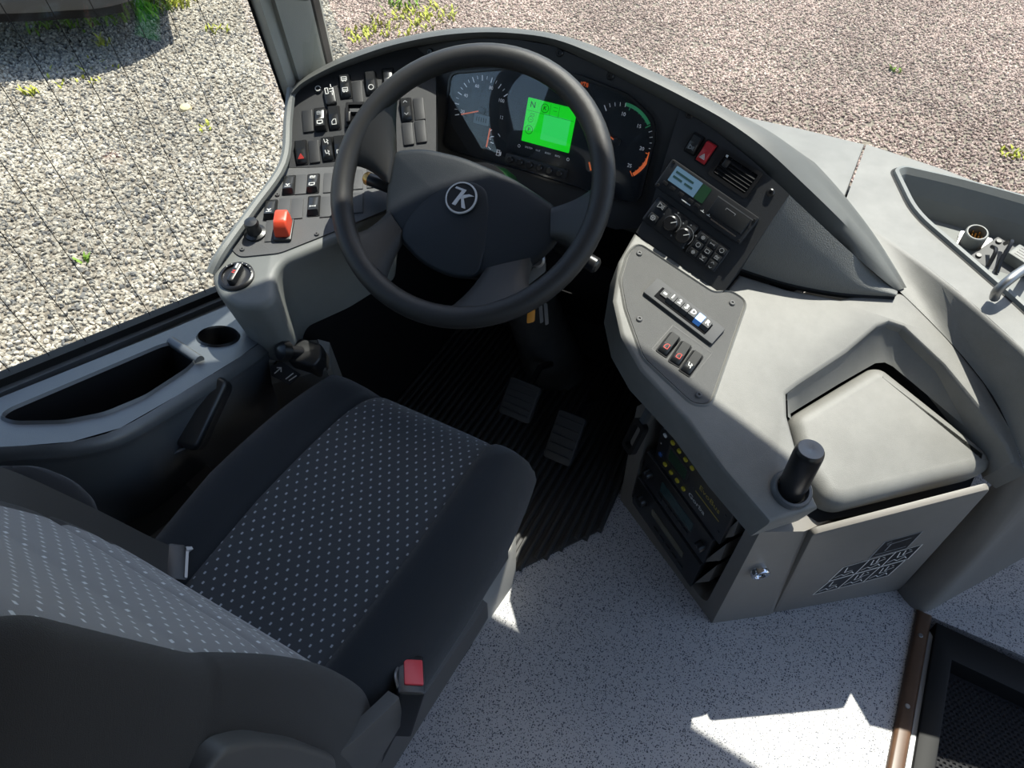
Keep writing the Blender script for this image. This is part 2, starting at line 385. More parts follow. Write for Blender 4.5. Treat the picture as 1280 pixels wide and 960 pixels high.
# ------------------------------------------------------------------ reference planes of the cockpit
fc = Fr(CAM + ray(680, 170)*1.48, (0, -.94, .34), (1, 0, 0))                       # instrument fascia
fl = Fr(onz(310, 295, .68), (.1, -.2, .97), ((340, 262), (392, 258)))              # low switch panel by the window
fu = plane3(fl.hit(360, 208), fl.hit(500, 203), onz(372, 118, .80), ((378, 192), (425, 182)))   # upright switch panel above it
fk = plane3(onz(895, 358, .63), onz(1020, 635, .50), onz(1125, 372, .60), ((822, 365), (885, 410)))  # centre console top
fw = plane3(fk.hit(797, 292), fk.hit(903, 366), fc.hit(850, 135), ((840, 200), (945, 270)))             # wing to the right of it
ZD = .632                                                                           # top of the dashboard by the windscreen
fd = Fr((0, 1.5, ZD), (0, 0, 1), (1, 0, 0))
f0 = Fr((0, 0, 0), (0, 0, 1), (1, 0, 0))
def PX(fr, pts, h=0): return [fr.uv(x, y, h) for x, y in pts]
# ================================================================== the setting
def slab(name, pts, z0, z1, m, parent=None, **k): return prism(name, f0, pts, z0, z1, m, parent, **k)
GZ = -1.0
slab('ground', [(-40, -30), (40, -30), (40, 60), (-40, 60)], GZ-.2, GZ, 'ground_soil', kind='structure', label='bare gravelly ground around the parked bus')
floor = slab('floor', [(-1.06, -2.6), (.372, -2.6), (.372, 1.06), (1.3, 1.06), (1.3, 1.64), (-1.06, 1.64)], -.05, 0, 'vinyl_floor', kind='structure', label='light grey speckled vinyl bus floor')
slab('trim_1', [(.372, -2.6), (.402, -2.6), (.402, 1.06), (.372, 1.06)], -.05, .010, 'bronze_strip', bev=.008, nb=3, kind='structure', label='brown rounded edging strip along the step')
for y in (.84, 1.0): lathe('screw', Fr((.386, y, .0100), (0, 0, 1), (1, 0, 0)), [(.005, 0), (.004, .0015), (.0001, .0016)], 'steel', bpy.data.objects['trim_1'], n=10)
slab('trim_2', [(.4025, -2.6), (.433, -2.6), (.433, .985), (.4025, 1.025)], -.05, .002, 'aluminium', bev=.001, kind='structure', label='aluminium strip beside the brown edging')
slab('trim_3', [(.434, -2.6), (.448, -2.6), (.448, .975), (1.3, .94), (1.3, 1.0), (.41, 1.045)], -.09, .012, 'rubber_seal', bev=.004, kind='structure', label='black frame around the step mat')
sm = thing('step_mat', 'black coarse rubber mat in the entrance step', 'mat', (.85, .2, -.09))
slab('base', [(.449, -2.4), (1.29, -2.4), (1.29, .939), (.449, .974)], -.09, -.030, 'step_mat', sm)
V = []; F = []
for i in range(78):
    for j in range(74):
        if i > 40 and j < 30: continue
        x = .452+i*.0106+(.0053 if j % 2 else 0); y = .968-j*.0075
        if y > .972-.041*(x-.446)-.004: continue
        k = len(V); V += [(x-.0035, y-.002, -.0302), (x+.0035, y-.002, -.0302), (x+.0035, y+.002, -.0302), (x-.0035, y+.002, -.0302), (x, y, -.0255)]
        F += [[k, k+1, k+4], [k+1, k+2, k+4], [k+2, k+3, k+4], [k+3, k, k+4]]
mk('mat_nubs', V, F, 'step_mat', sm, kind='stuff')
# bus body around the cockpit
fx = Fr((-1.075, 0, 0), (1, 0, 0), (0, 1, 0))
sill = lambda y: .640 if y < .20 else .640 - .291*(y-.20)
prism('wall_left', fx, [(-2.6, GZ+.1), (1.66, GZ+.1), (1.66, .3), (1.02, sill(1.02)), (.6, sill(.6)), (.20, .64), (-2.6, .64)], -.045, 0, 'side_plastic', kind='structure', label='dark lower side wall below the driver window')
prism('wall_front', Fr((0, 1.66, 0), (0, -1, 0), (1, 0, 0)), [(-1.07, GZ+.2), (1.3, GZ+.2), (1.3, .53), (-1.07, .53)], -.04, 0, 'black_matt', kind='structure', label='dark front bulkhead')
prism('wall_back', Fr((0, -2.6, 0), (0, 1, 0), (-1, 0, 0)), [(-1.4, -.05), (1.12, -.05), (1.12, 2.0), (-1.4, 2.0)], -.04, 0, 'fabric_black', kind='structure', label='rear partition behind the cockpit')  # added to limit ambient light, black so the cluster reflects a dark interior
prism('wall_right', Fr((1.34, 0, 0), (-1, 0, 0), (0, -1, 0)), [(-1.66, GZ+.1), (2.6, GZ+.1), (2.6, .45), (-.2, .45), (-.2, -.05), (-1.66, -.05)], -.04, 0, 'side_plastic', kind='structure', label='low wall on the door side')
header = [(-1.12, .83), (-.97, 1.03), (-.81, 1.185), (-.66, 1.40), (-.48, 1.495), (-.36, 1.515), (-.22, 1.502), (-.1, 1.503), (.05, 1.50), (.16, 1.495), (.28, 1.485), (.6, 1.455), (1.0, 1.41), (1.38, 1.28)]  # front edge of the unseen roof, shaped to place its shadow line
slab('ceiling', [(-1.12, -2.64), (1.38, -2.64)] + header[::-1], 2.0, 2.05, 'roof_lining', kind='structure', label='pale bus roof above the cockpit')
# driver side window
w1 = thing('window_1', 'driver side window with fine heating wires', None, (-1.09, .4, .5), kind='structure')
gl = [(-1.3, .642), (.20, .642), (1.03, sill(1.03)+.002), (1.01, .80), (.92, 1.98), (-1.3, 1.98)]
prism('glass_pane', fx, gl, -.030, -.025, 'window_glass', w1)
for a, b in list(zip(gl, gl[1:]))[:2]:
    d = (Vector(b)-Vector(a)).normalized(); q = Vector((-d.y, d.x))*.012
    prism('rubber_seal', fx, [tuple(Vector(a)-q*.2), tuple(Vector(b)-q*.2), tuple(Vector(b)+q), tuple(Vector(a)+q)], -.034, -.012, 'rubber_seal', w1)
d = Vector(fx.uv(205, 330))-Vector(fx.uv(100, 150)); d /= -d.y
for i in range(22):
    y0 = -.28 + i*.063
    zb = max(sill(y0)+.01, .2); p = (y0, zb); k = 1.0
    top = Vector(p) - d*k
    tmax = 1.0
    for s in range(60):
        q = Vector(p) - d*(s/50)
        if q.x > 1.0-(q.y-.8)*.07 or q.x < -1.28: tmax = s/50; break
    if tmax > .06:
        e = Vector(p) - d*(tmax-.02)
        strokes('heating_wire', fx, [[p, tuple(e)]], .0013, 'rubber_seal', w1, h=-.0248)
# windscreen
base = [(-1.06, 1.10), (-1.03, 1.24), (-.98, 1.38), (-.86, 1.54), (-.72, 1.64), (-.56, 1.73), (-.4, 1.78), (-.2, 1.805), (.0, 1.81), (.16, 1.805), (.3, 1.79), (.6, 1.75), (.95, 1.68), (1.36, 1.52)]
r0 = spline([(x, y, .54) for x, y in base], 4); r1 = spline([(x*1.0, y, 2.0) for x, y in [(-1.08, .86)]+header[1:]], 4)
r2 = [p+(p-Vector((.1, .6, p.z))).normalized()*.006 for p in r0]; r3 = [p+(p-Vector((.1, .6, p.z))).normalized()*.006 for p in r1]
w2 = loft('window_2', [r0, r1, r3, r2], 'window_glass', None, closed=False, caps=False, kind='structure', label='large curved windscreen in front of the dashboard')
# pillar between side window and windscreen
pl = thing('trim_4', 'grey windscreen pillar with black rubber seals', None, (-1.06, 1.05, .78), kind='structure')
def pil(x, y, z, f=1.0):
    p = onz(x, y, z); return p
b0 = [onz(358, 128, .78), onz(373, 118, .78), onz(408, 84, .795)]
t0 = [onz(313, 0, .968), onz(336, 0, .966), onz(388, 0, .948)]
def ext(b, t, k): return b + (t-b)*k
K0, K1 = -.12, 6.2
bo = [ext(b, t, K0) for b, t in zip(b0, t0)]; to = [ext(b, t, K1) for b, t in zip(b0, t0)]
out = Vector((-.045, .075, -.01))
def sect(P):
    A, B, Cc = P; m1 = A.lerp(B, .5)+Vector((.012, -.012, .006)); m2 = B.lerp(Cc, .5)+Vector((.006, -.008, .004))
    return [A, m1, B+Vector((-.002, .006, 0)), B.lerp(Cc, .12)+Vector((.006, -.004, .002)), m2, B.lerp(Cc, .9)+Vector((.002, -.004, 0)), Cc, Cc+out, A+out]
loft('pillar_cover', [sect([ext(b, t, k) for b, t in zip(b0, t0)]) for k in (K0, 0, 1, K1)], 'pillar_plastic', pl, angle=50)
for P, nm in ((0, 'rubber_seal'), (2, 'rubber_seal')):
    sgn = -1 if P == 0 else 1
    dx = (b0[2]-b0[0]).normalized()*.007*sgn
    rr = []
    for k in (K0, K1):
        q = ext(b0[P], t0[P], k); rr.append([q, q+dx, q+dx+out*.6, q+out*.6])
    loft(nm, rr, 'rubber_seal', pl, smooth=False, angle=None)
# ------------------------------------------------------------------ gravel outside
def gravel(name, pts, dens, smin, smax, m, label, seed):
    me = bpy.data.meshes.new(name); me.from_pydata([(x, y, GZ+.004) for x, y in pts], [], [list(range(len(pts)))]); me.materials.append(MATS[m])
    o = bpy.data.objects.new(name, me); COL.objects.link(o); setp(o, label, 'gravel', kind='stuff')
    ng = bpy.data.node_groups.new(name, 'GeometryNodeTree'); ng.interface.new_socket('Geometry', in_out='INPUT', socket_type='NodeSocketGeometry'); ng.interface.new_socket('Geometry', in_out='OUTPUT', socket_type='NodeSocketGeometry')
    N, L = ng.nodes, ng.links; gi = N.new('NodeGroupInput'); go = N.new('NodeGroupOutput')
    ds = N.new('GeometryNodeDistributePointsOnFaces'); ds.inputs['Density'].default_value = dens; ds.inputs['Seed'].default_value = seed
    ic = N.new('GeometryNodeMeshIcoSphere'); ic.inputs['Radius'].default_value = 1; ic.inputs['Subdivisions'].default_value = 1
    sm_ = N.new('GeometryNodeSetMaterial'); sm_.inputs['Material'].default_value = MATS[m]
    io = N.new('GeometryNodeInstanceOnPoints')
    rr = N.new('FunctionNodeRandomValue'); rr.data_type = 'FLOAT_VECTOR'; rr.inputs[0].default_value = (-3.1, -3.1, -3.1); rr.inputs[1].default_value = (3.1, 3.1, 3.1)
    rs = N.new('FunctionNodeRandomValue'); rs.data_type = 'FLOAT_VECTOR'; rs.inputs[0].default_value = (smin, smin, smin*.8); rs.inputs[1].default_value = (smax, smax, smax*.8); rs.inputs['Seed'].default_value = 5
    rc = N.new('FunctionNodeRandomValue'); rc.data_type = 'FLOAT'; rc.inputs['Seed'].default_value = 9
    st = N.new('GeometryNodeStoreNamedAttribute'); st.domain = 'INSTANCE'; st.data_type = 'FLOAT'; st.inputs['Name'].default_value = 'rnd'
    L.new(gi.outputs[0], ds.inputs['Mesh']); L.new(ds.outputs['Points'], io.inputs['Points']); L.new(ic.outputs['Mesh'], sm_.inputs['Geometry']); L.new(sm_.outputs[0], io.inputs['Instance'])
    L.new(rr.outputs[0], io.inputs['Rotation']); L.new(rs.outputs[0], io.inputs['Scale'])
    L.new(io.outputs[0], st.inputs['Geometry'])
    val = [q for q in st.inputs if q.name == 'Value' and q.enabled][0]
    L.new([q for q in rc.outputs if q.enabled][0], val)
    L.new(st.outputs[0], go.inputs[0])
    md = o.modifiers.new('scatter', 'NODES'); md.node_group = ng
    return o
gravel('gravel', [(-1.6, -.3), (-9.5, -.3), (-11, 6), (-5.5, 6), (-2.2, 2.9), (-1.6, 2.0)], 2600, .007, .021, 'grey_gravel', 'coarse grey and beige gravel beside the driver window', 1)
gravel('gravel', [(-2.2, 2.9), (-5.5, 6), (-7, 14), (4, 14), (4, 2.4), (-1.2, 2.0), (-1.6, 2.0)], 3000, .006, .015, 'pink_gravel', 'fine pinkish brown gravel ahead of the windscreen', 2)
# weeds
def tuft(x, y, m, label, n=26, hgt=.10, spread=.07):
    p = onz(x, y, GZ); V = []; F = []
    for i in range(n):
        a = random.random()*6.28; r = spread*random.random()**.6; bx, by = p.x+r*math.cos(a), p.y+r*math.sin(a)
        a2 = random.random()*6.28; L_ = hgt*(.5+random.random()*.8); wd = .006+.006*random.random(); k = len(V)
        dx, dy = math.cos(a2), math.sin(a2); px, py = -dy*wd, dx*wd
        for t, ww in ((0, .6), (.5, 1), (.85, .6)):
            V += [(bx+dx*L_*.6*t*t-px*ww, by+dy*L_*.6*t*t-py*ww, GZ+L_*t*(1-.25*t)), (bx+dx*L_*.6*t*t+px*ww, by+dy*L_*.6*t*t+py*ww, GZ+L_*t*(1-.25*t))]
        V.append((bx+dx*L_*.6, by+dy*L_*.6, GZ+L_*.78)); F += [[k, k+1, k+3, k+2], [k+2, k+3, k+5, k+4], [k+4, k+5, k+6]]
    t = thing('weed_tuft', label, 'weed', (p.x, p.y, GZ), group='weeds growing through the gravel'); mk('blades', V, F, m, t, kind='stuff')
for (x, y, n, h_, sp, m, lb) in [
    (178, 14, 120, .13, .30, 'grass_blade', 'largest green grass tuft below the parked vehicle bumper'),
    (215, 6, 80, .12, .22, 'weed_yellow', 'yellow green grass tuft right of the bumper corner'),
    (120, 30, 50, .10, .22, 'grass_blade', 'thin green tuft in the bumper shadow'),
    (62, 36, 40, .10, .18, 'grass_blade', 'thin green tuft in the shadow near the left photo edge'),
    (132, 58, 20, .10, .05, 'weed_yellow', 'small yellow green weed at the tip of the bumper shadow'),
    (40, 118, 18, .07, .06, 'weed_yellow', 'small weed low on the far left gravel'),
    (100, 92, 34, .05, .28, 'weed_yellow', 'sparse low weeds left of the pillar below the shadow edge'),
    (270, 40, 26, .06, .12, 'weed_yellow', 'sparse yellow weed left of the windscreen pillar'),
    (256, 160, 10, .04, .07, 'weed_yellow', 'tiny yellow weed patch in the middle of the grey gravel'),
    (108, 327, 12, .05, .05, 'grass_blade', 'tiny green weed above the side tray'),
    (500, 32, 90, .07, .30, 'weed_yellow', 'wide yellow green weed patch above the dashboard hood'),
    (535, 22, 80, .07, .28, 'weed_yellow', 'yellow green weed patch at the right of the hood weeds'),
    (462, 44, 60, .06, .22, 'weed_yellow', 'yellow green weed patch nearest the windscreen pillar'),
    (500, 8, 40, .09, .20, 'grass_blade', 'green weed stems standing above the hood weeds'),
    (1118, 90, 10, .05, .05, 'grass_blade', 'tiny green weed alone in the pink gravel'),
    (1266, 195, 24, .05, .08, 'weed_yellow', 'yellow weed near the right end of the dashboard')]:
    tuft(x, y, m, lb, n, h_, sp)
sp_ = onz(232, 135, GZ+.02); V = []; F = []
lathe('pale_rock', Fr(sp_, (.2, -.1, 1), (1, .3, 0)), [(.030, -.02), (.042, -.005), (.036, .012), (.018, .020), (.0001, .021)], 'pale_stone', None, n=9, angle=20, label='single pale yellow stone lying in the grey gravel', cat='stone')
# neighbouring vehicle: only the lower corner of its bumper reaches into view
ZB = GZ+.42
pv = [onz(x, y, ZB) for x, y in ((-160, 22), (-60, 19), (40, 16), (85, 13), (118, 11), (150, 5), (190, -8), (222, -24))]
nv = thing('parked_vehicle', 'dark bumper and grille of a vehicle parked beside the bus', 'vehicle', (pv[2].x, pv[2].y, GZ))
bk = Vector((-.75, .6, 0)).normalized()
def vring(p, q=0): return [p, p+Vector((0, 0, .07))-bk*.02, p+Vector((0, 0, .14))-bk*.01, p+Vector((0, 0, .20))+bk*.05, p+Vector((0, 0, .20))+bk*.5, p+bk*.5]
loft('bumper', [vring(p) for p in spline(pv, 4)], 'vehicle_dark', nv, angle=40)
lo = [p+Vector((0, 0, -.09))+bk*.10 for p in pv[:6]]
loft('lower_spoiler', [[p, p+Vector((0, 0, .10))-bk*.04, p+Vector((0, 0, .10))+bk*.3, p+bk*.3] for p in spline(lo, 4)], 'black_matt', nv)
loft('body', [[p+Vector((0, 0, .20))+bk*.06, p+Vector((0, 0, .9))+bk*.22, p+Vector((0, 0, 1.1))+bk*1.2, p+Vector((0, 0, 1.1))+bk*2.5, p+Vector((0, 0, -.1))+bk*2.5, p+bk*.45] for p in spline(pv, 3)], 'vehicle_dark', nv, angle=30)
for i in range(4):
    p = pv[1].lerp(pv[3], i/3.0); q = Fr(p+Vector((0, 0, .17))+bk*.03, -bk, Vector((0, 0, 1)).cross(bk))
    prism('grille_block', q, rrect(.16, .10, .02), 0, .03, 'vehicle_beige', nv, bev=.006)

# grey ledge between the side window and the side console
prism('trim_5', fx, [(-1.3, .600), (.20, .600), (1.0, .600-.291*.80), (1.0, .628-.291*.80), (.20, .628), (-1.3, .628)], 0, .018, 'side_plastic', kind='structure', bev=.004, label='grey ledge strip along the driver window')

prism('trim_6', fx, [(-1.25, .642), (.08, .642), (.02, 1.98), (-1.25, 1.98)], -.022, .03, 'fabric_black', kind='structure', bev=.01, label='dark body pillar behind the driver window')  # unseen pillar added so most of the cluster lens reflects dark
# ================================================================== dashboard shell
dash = thing('dashboard', 'curved grey dashboard with black fascia around the driver', 'dashboard', (-.5, 1.25, .62))
hin = [(fu, 367, 122), (fu, 381, 108), (fu, 412, 92), (fu, 450, 78), (fu, 497, 63), (fc, 550, 53), (fc, 600, 48), (fc, 645, 49), (fc, 690, 57), (fc, 740, 79), (fc, 790, 105), (fc, 838, 130), (fw, 890, 160), (fw, 940, 200), (fw, 985, 242)]
hou = [(fu, 362, 112), (fu, 375, 100), (fu, 403, 83), (fu, 437, 67), (fu, 485, 51), (fc, 545, 38), (fc, 600, 34), (fc, 650, 36), (fc, 698, 43), (fc, 750, 60), (fc, 805, 84), (fc, 856, 108), (fw, 920, 142), (fw, 966, 171), (fw, 1010, 210)]
I = [f.hit(x, y, .006) for f, x, y in hin]; O = [f.hit(x, y, -.012) for f, x, y in hou]
M_ = [f.hit(x*.45+X*.55, y*.45+Y*.55, .022) for (f, x, y), (g, X, Y) in zip(hin, hou)]
I0 = [f.hit(x, y, -.02) for f, x, y in hin]
# the tail sinks to the console
zi, zo, zt = fw.hit(985, 242).z, fw.hit(1010, 210, -.012).z, .602
lz = lambda z, k: z+(zt-z)*k
I += [onz(1050, 303, lz(zi, .42)), onz(1098, 345, lz(zi, .80)), onz(1122, 364, lz(zi, .97))]
M_ += [onz(1052, 276, lz(zo, .36)+.012), onz(1096, 323, lz(zo, .75)+.008), onz(1126, 362, lz(zo, .98)+.003)]
O += [onz(1050, 252, lz(zo, .34)), onz(1088, 298, lz(zo, .70)), onz(1131, 362, lz(zo, 1))]
I0 += [i+Vector((.01, .015, -.02)) for i in I[-3:]]
def even_depth(P):
    for _ in range(3):
        d = [(p-CAM).length for p in P]; e = [d[0]]+[.25*d[i-1]+.5*d[i]+.25*d[i+1] for i in range(1, len(d)-1)]+[d[-1]]
        P = [CAM+(p-CAM).normalized()*r for p, r in zip(P, e)]
    return P
I, M_, O = even_depth(I), even_depth(M_), even_depth(O)
ns = 5
sI, sM, sO, sI0 = spline(I, ns), spline(M_, ns), spline(O, ns), spline(I0, ns)
rings = []
for k, (i, m, o, z) in enumerate(zip(sI, sM, sO, sI0)):
    t = k/(len(sI)-1)
    fwd = Vector((-.03, .06, -.10)) if t < .25 else Vector((0, .06, -.10)).lerp(Vector((.03, .05, -.03)), min(1, (t-.25)*1.8)) if t < .8 else Vector((.03, .05, -.03)).lerp(Vector((.01, .012, -.01)), (t-.8)*5)
    lowz = .55 if t < .78 else .60-.05*(t-.78)
    e = o+fwd; e2 = e+fwd*.4; e2.z = min(lowz-.04, e.z-.005)
    rings.append([z, i, i.lerp(m, .45)+(m-z)*.10, m, m.lerp(o, .5)+(m-z)*.12, o, o+fwd*.35+Vector((0, 0, .004)), e, e2])
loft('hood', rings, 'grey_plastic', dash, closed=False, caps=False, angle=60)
# black fascia plates
prism('centre_fascia', fc, PX(fc, [(486, 66), (550, 53), (600, 48), (645, 49), (690, 57), (740, 79), (790, 105), (838, 130), (874, 152), (822, 262), (806, 284), (770, 287), (560, 222), (486, 205)]), -.05, 0, 'panel_black', dash)
prism('wing_fascia', fw, PX(fw, [(850, 136), (890, 160), (940, 200), (987, 243), (903, 368), (800, 296), (795, 290), (812, 262)]), -.05, 0, 'panel_black', dash)
# textured side cheek of the hood tail
ck = [fw.hit(986, 243), onz(1050, 303, lz(zi, .42)), onz(1098, 345, lz(zi, .80)), onz(1122, 364, lz(zi, .97))]
lwp = [(921, 334), (985, 354), (1050, 366), (1119, 371)]
fkc = [fk.hit(x, y, .004) for x, y in lwp]
up_ = spline(ck, 6); dn_ = spline(fkc, 6); rings = []
for j in range(9):
    t = j/8; rings.append([a.lerp(b, t)+fw.n*(.012*math.sin(math.pi*t)) for a, b in zip(up_, dn_)])
loft('tail_cheek', rings, 'tail_plastic', dash, closed=False, caps=False)
loft('tail_gasket', [dn_, [p+fw.n*.004-Vector((0, 0, .004)) for p in dn_], [p-Vector((0, 0, .010)) for p in dn_]], 'rubber_seal', dash, closed=False, caps=False)
for x, y in ((763, 95), (862, 143), (963, 241), (538, 65), (700, 66)):
    f = fc if x < 850 else fw; screw(f, x, y, dash, 'black_plastic', .007)
# underside skirt that closes the dash down to the bulkhead
A = [fc.w(u, v, -.02) for u, v in PX(fc, [(486, 205), (560, 222), (770, 287), (806, 284)])]
loft('under_cover', [A, [p+Vector((0, .10, -.06)) for p in A], [Vector((p.x, 1.60, .40)) for p in A]], 'black_matt', dash, closed=False, caps=False)
# ------------------------------------------------------------------ rear edge trim by the window
# ================================================================== instrument cluster
cl = thing('instrument_cluster', 'instrument cluster with two dials and a bright green display', 'instruments', fc.hit(680, 190))
co = rpoly(PX(fc, [(567, 92), (640, 86), (725, 96), (786, 120), (816, 148), (819, 170), (800, 246), (790, 252), (770, 248), (660, 214), (565, 188), (556, 180)]), .014, 3)
prism('dial_face', fc, co, 0, .002, 'unit_black', cl)
V, F = [], []; ring_walls(V, F, fc, co, .0, .010); ring_walls(V, F, fc, co, .010, .010, inset(co, -.004)); ring_walls(V, F, fc, inset(co, -.004), .010, 0)
mk('bezel', V, F, 'black_plastic', cl)
prism('lens', fc, inset(co, .002), .0085, .0095, 'cluster_lens', cl)
def dial(c, R_, a0, a1, nmaj, nmin, labels, m='dial_print', lab_r=.72, ls=.009, colr=None):
    u, v = c; q = fc.at(u, v); seg = {}
    tot = nmaj*nmin
    for i in range(tot+1):
        a = math.radians(a0+(a1-a0)*i/tot); mj = i % nmin == 0; r1 = R_; r0 = R_*(.86 if mj else .91)
        mm = colr(i/tot) if colr else m
        seg.setdefault((mm, mj), []).append([(r0*math.cos(a), r0*math.sin(a)), (r1*math.cos(a), r1*math.sin(a))])
    for (mm, mj), ln in seg.items(): strokes('tick_marks', q, ln, .0016 if mj else .0009, mm, cl, h=.0026, kind='stuff')
    for k, s in labels:
        a = math.radians(a0+(a1-a0)*k); text(s, ls, q, R_*lab_r*math.cos(a), R_*lab_r*math.sin(a), .0026, m, cl)
    return q
c1 = fc.uv(604, 138); R1 = .062
q1 = dial(c1, R1, 200, -40, 12, 2, [(1/6*i+.02, str(20*(i+1)-0)) for i in range(6)], 'dial_print')
c2 = fc.uv(772, 177); R2 = .066
q2 = dial(c2, R2, 125, -50, 4, 5, [(.20, '10'), (.45, '15'), (.72, '20'), (.98, '25')], 'dial_print',
          colr=lambda t: 'green_print' if .2 < t < .52 else ('orange_print' if t > .74 else 'dial_print'))
def band(q, R_, a0, a1, m, nm):
    P = [(math.radians(a0+(a1-a0)*i/16)) for i in range(17)]
    polys(nm, q, [[(R_*.93*math.cos(a), R_*.93*math.sin(a)), (R_*1.02*math.cos(a), R_*1.02*math.sin(a)), (R_*1.02*math.cos(b), R_*1.02*math.sin(b)), (R_*.93*math.cos(b), R_*.93*math.sin(b))] for a, b in zip(P, P[1:])], m, cl, h=.0024)
band(q2, R2, 90, 40, 'green_print', 'green_band'); band(q2, R2, -3, -48, 'orange_print', 'red_band')
def needle(q, ang, L_, m='orange_print'):
    n = strokes('needle', q, [[(-.006*math.cos(ang), -.006*math.sin(ang)), (L_*math.cos(ang), L_*math.sin(ang))]], .0022, m, cl, h=.0060)
    lathe('needle_cap', q, [(.007, .002), (.007, .0066), (.005, .0075), (.0001, .0075)], 'black_plastic', n, n=16)
du, dv = Vector(fc.uv(577, 143))-Vector(c1); needle(q1, math.atan2(dv, du), .046)
du, dv = Vector(fc.uv(757, 165))-Vector(c2); needle(q2, math.atan2(dv, du), .034)
f, W, H = fc.rect([(594, 141), (613, 146), (611, 158), (592, 153)]); prism('odometer', f, rrect(W, H, .001), .002, .0028, 'odo_lcd', cl)
strokes('odometer_digits', f, [[(-W*.3+W*.15*i, -H*.2), (-W*.3+W*.15*i, H*.2)] for i in range(5)], .0018, 'blank_black', cl, h=.003)
# fuel gauge
c3 = fc.uv(600, 172); q3 = fc.at(*c3)
strokes('tick_marks', q3, [[(r*math.cos(a), r*math.sin(a)) for r in (.026, .032)] for a in (.7, .3, -.1, -.5)], .0016, 'dial_print', cl, h=.0026, kind='stuff')
strokes('fuel_needle', q3, [[(.022, .022), (.020, -.012)]], .003, 'orange_print', cl, h=.006)
text('1/2', .006, q3, .022, .004, .0026, 'dial_print', cl)
u, v = fc.uv(624, 191); qf = fc.at(u, v)
strokes('fuel_symbol', qf, [[(-.004, -.005), (-.004, .005), (.002, .005), (.002, -.005), (-.005, -.005)], [(-.004, .001), (.002, .001)], [(.002, .002), (.004, .001), (.004, -.004), (.005, -.003), (.005, .003)]], .0013, 'dial_print', cl, h=.0026)
# right small gauge hidden behind the wheel, brake lamp
u, v = fc.uv(731, 106); qb = fc.at(u, v)
strokes('brake_lamp', qb, [[(.0045*math.cos(a*.4), .0045*math.sin(a*.4)) for a in range(17)], [(0, -.002), (0, .003)], [(.007*math.cos(a*.2-.6), .007*math.sin(a*.2-.6)) for a in range(7)], [(-.007*math.cos(a*.2-.6), .007*math.sin(a*.2-.6)) for a in range(7)]], .0012, 'orange_print', cl, h=.0026)
u, v = fc.uv(740, 212); strokes('fuel_needle', fc.at(u, v), [[(0, 0), (-.006, .012)]], .003, 'orange_print', cl, h=.006)
# raised centre pod and green display
po = rpoly(PX(fc, [(645, 100), (700, 96), (742, 112), (738, 214), (640, 190), (625, 178), (634, 120)]), .012, 3)
prism('display_housing', fc, po, .002, .0035, 'blank_black', cl)
f, W, H = fc.rect([(661, 121), (721, 137), (712, 191), (652, 176)], .004)
lcd = prism('display', f, rrect(W, H, .0015), 0, .0015, 'lcd_green', cl, label='bright green display')
prism('display_field', f, [(-.012, -.028), (W*.42, -.028), (W*.42, .018), (-.012, .018)], .0015, .0018, 'lcd_green_pale', lcd)
strokes('display_lines', f, [[(-W/2+.002, H*.22), (W/2-.002, H*.22)], [(-.002, H*.22), (-.002, H/2-.002)], [(.016, H*.22), (.016, H/2-.002)], [(.004, H*.42), (.012, H*.42)], [(.004, H*.34), (.012, H*.34)]], .0006, 'lcd_ink', lcd, h=.0019)
text('N', .015, f, -W*.38, H*.36, .0019, 'lcd_ink', lcd, bold=.0002)
for (uu, vv, s) in ((-W*.13, H*.35, 'K'), (-W*.38, -H*.21, 'P')):
    strokes('symbol', f.at(uu, vv), [[(.0075*math.cos(a*.33), .0075*math.sin(a*.33)) for a in range(20)]], .0011, 'lcd_ink', lcd, h=.0019)
    text(s, .010, f, uu, vv, .0019, 'lcd_ink', lcd, bold=.0002)
strokes('symbol', f.at(-W*.38, H*.03), [[(.005*math.cos(a*.5), .005*math.sin(a*.5)) for a in range(13)], [(-.002, 0), (.002, 0)]], .0008, 'lcd_ink', lcd, h=.0019)
strokes('symbol', f.at(-W*.36, H*.14), [[(-.004, -.002), (.004, -.002), (.004, .002), (-.004, .002), (-.004, -.002)]], .0007, 'lcd_ink', lcd, h=.0019)
for s, x, y in (('SYSTEM', 662, 184.5), ('OUT', 673.5, 188), ('BODY', 686, 191.5), ('INFO', 698, 195)):
    u, v = fc.uv(x, y); text(s, .0046, fc, u, v, .004, 'dial_print', cl)
for x, y in ((650, 182), (711, 199)):
    u, v = fc.uv(x, y); strokes('symbol', fc.at(u, v), [[(.0026*math.cos(a), .0026*math.sin(a)) for a in range(7)]], .0008, 'dial_print', cl, h=.004)
f, W, H = fc.rect([(636, 190), (712, 212), (707, 224), (632, 203)], .002); prism('button_strip', f, rrect(W, H, .006), 0, .010, 'blank_black', cl, bev=.002)
for i in range(6):
    q = f.at(-W/2+W*(i+.6)/6.2, 0); lathe('menu_button', q, [(.0065, .009), (.0065, .013), (.005, .0145), (.0001, .0145)], 'black_plastic', cl, n=16)
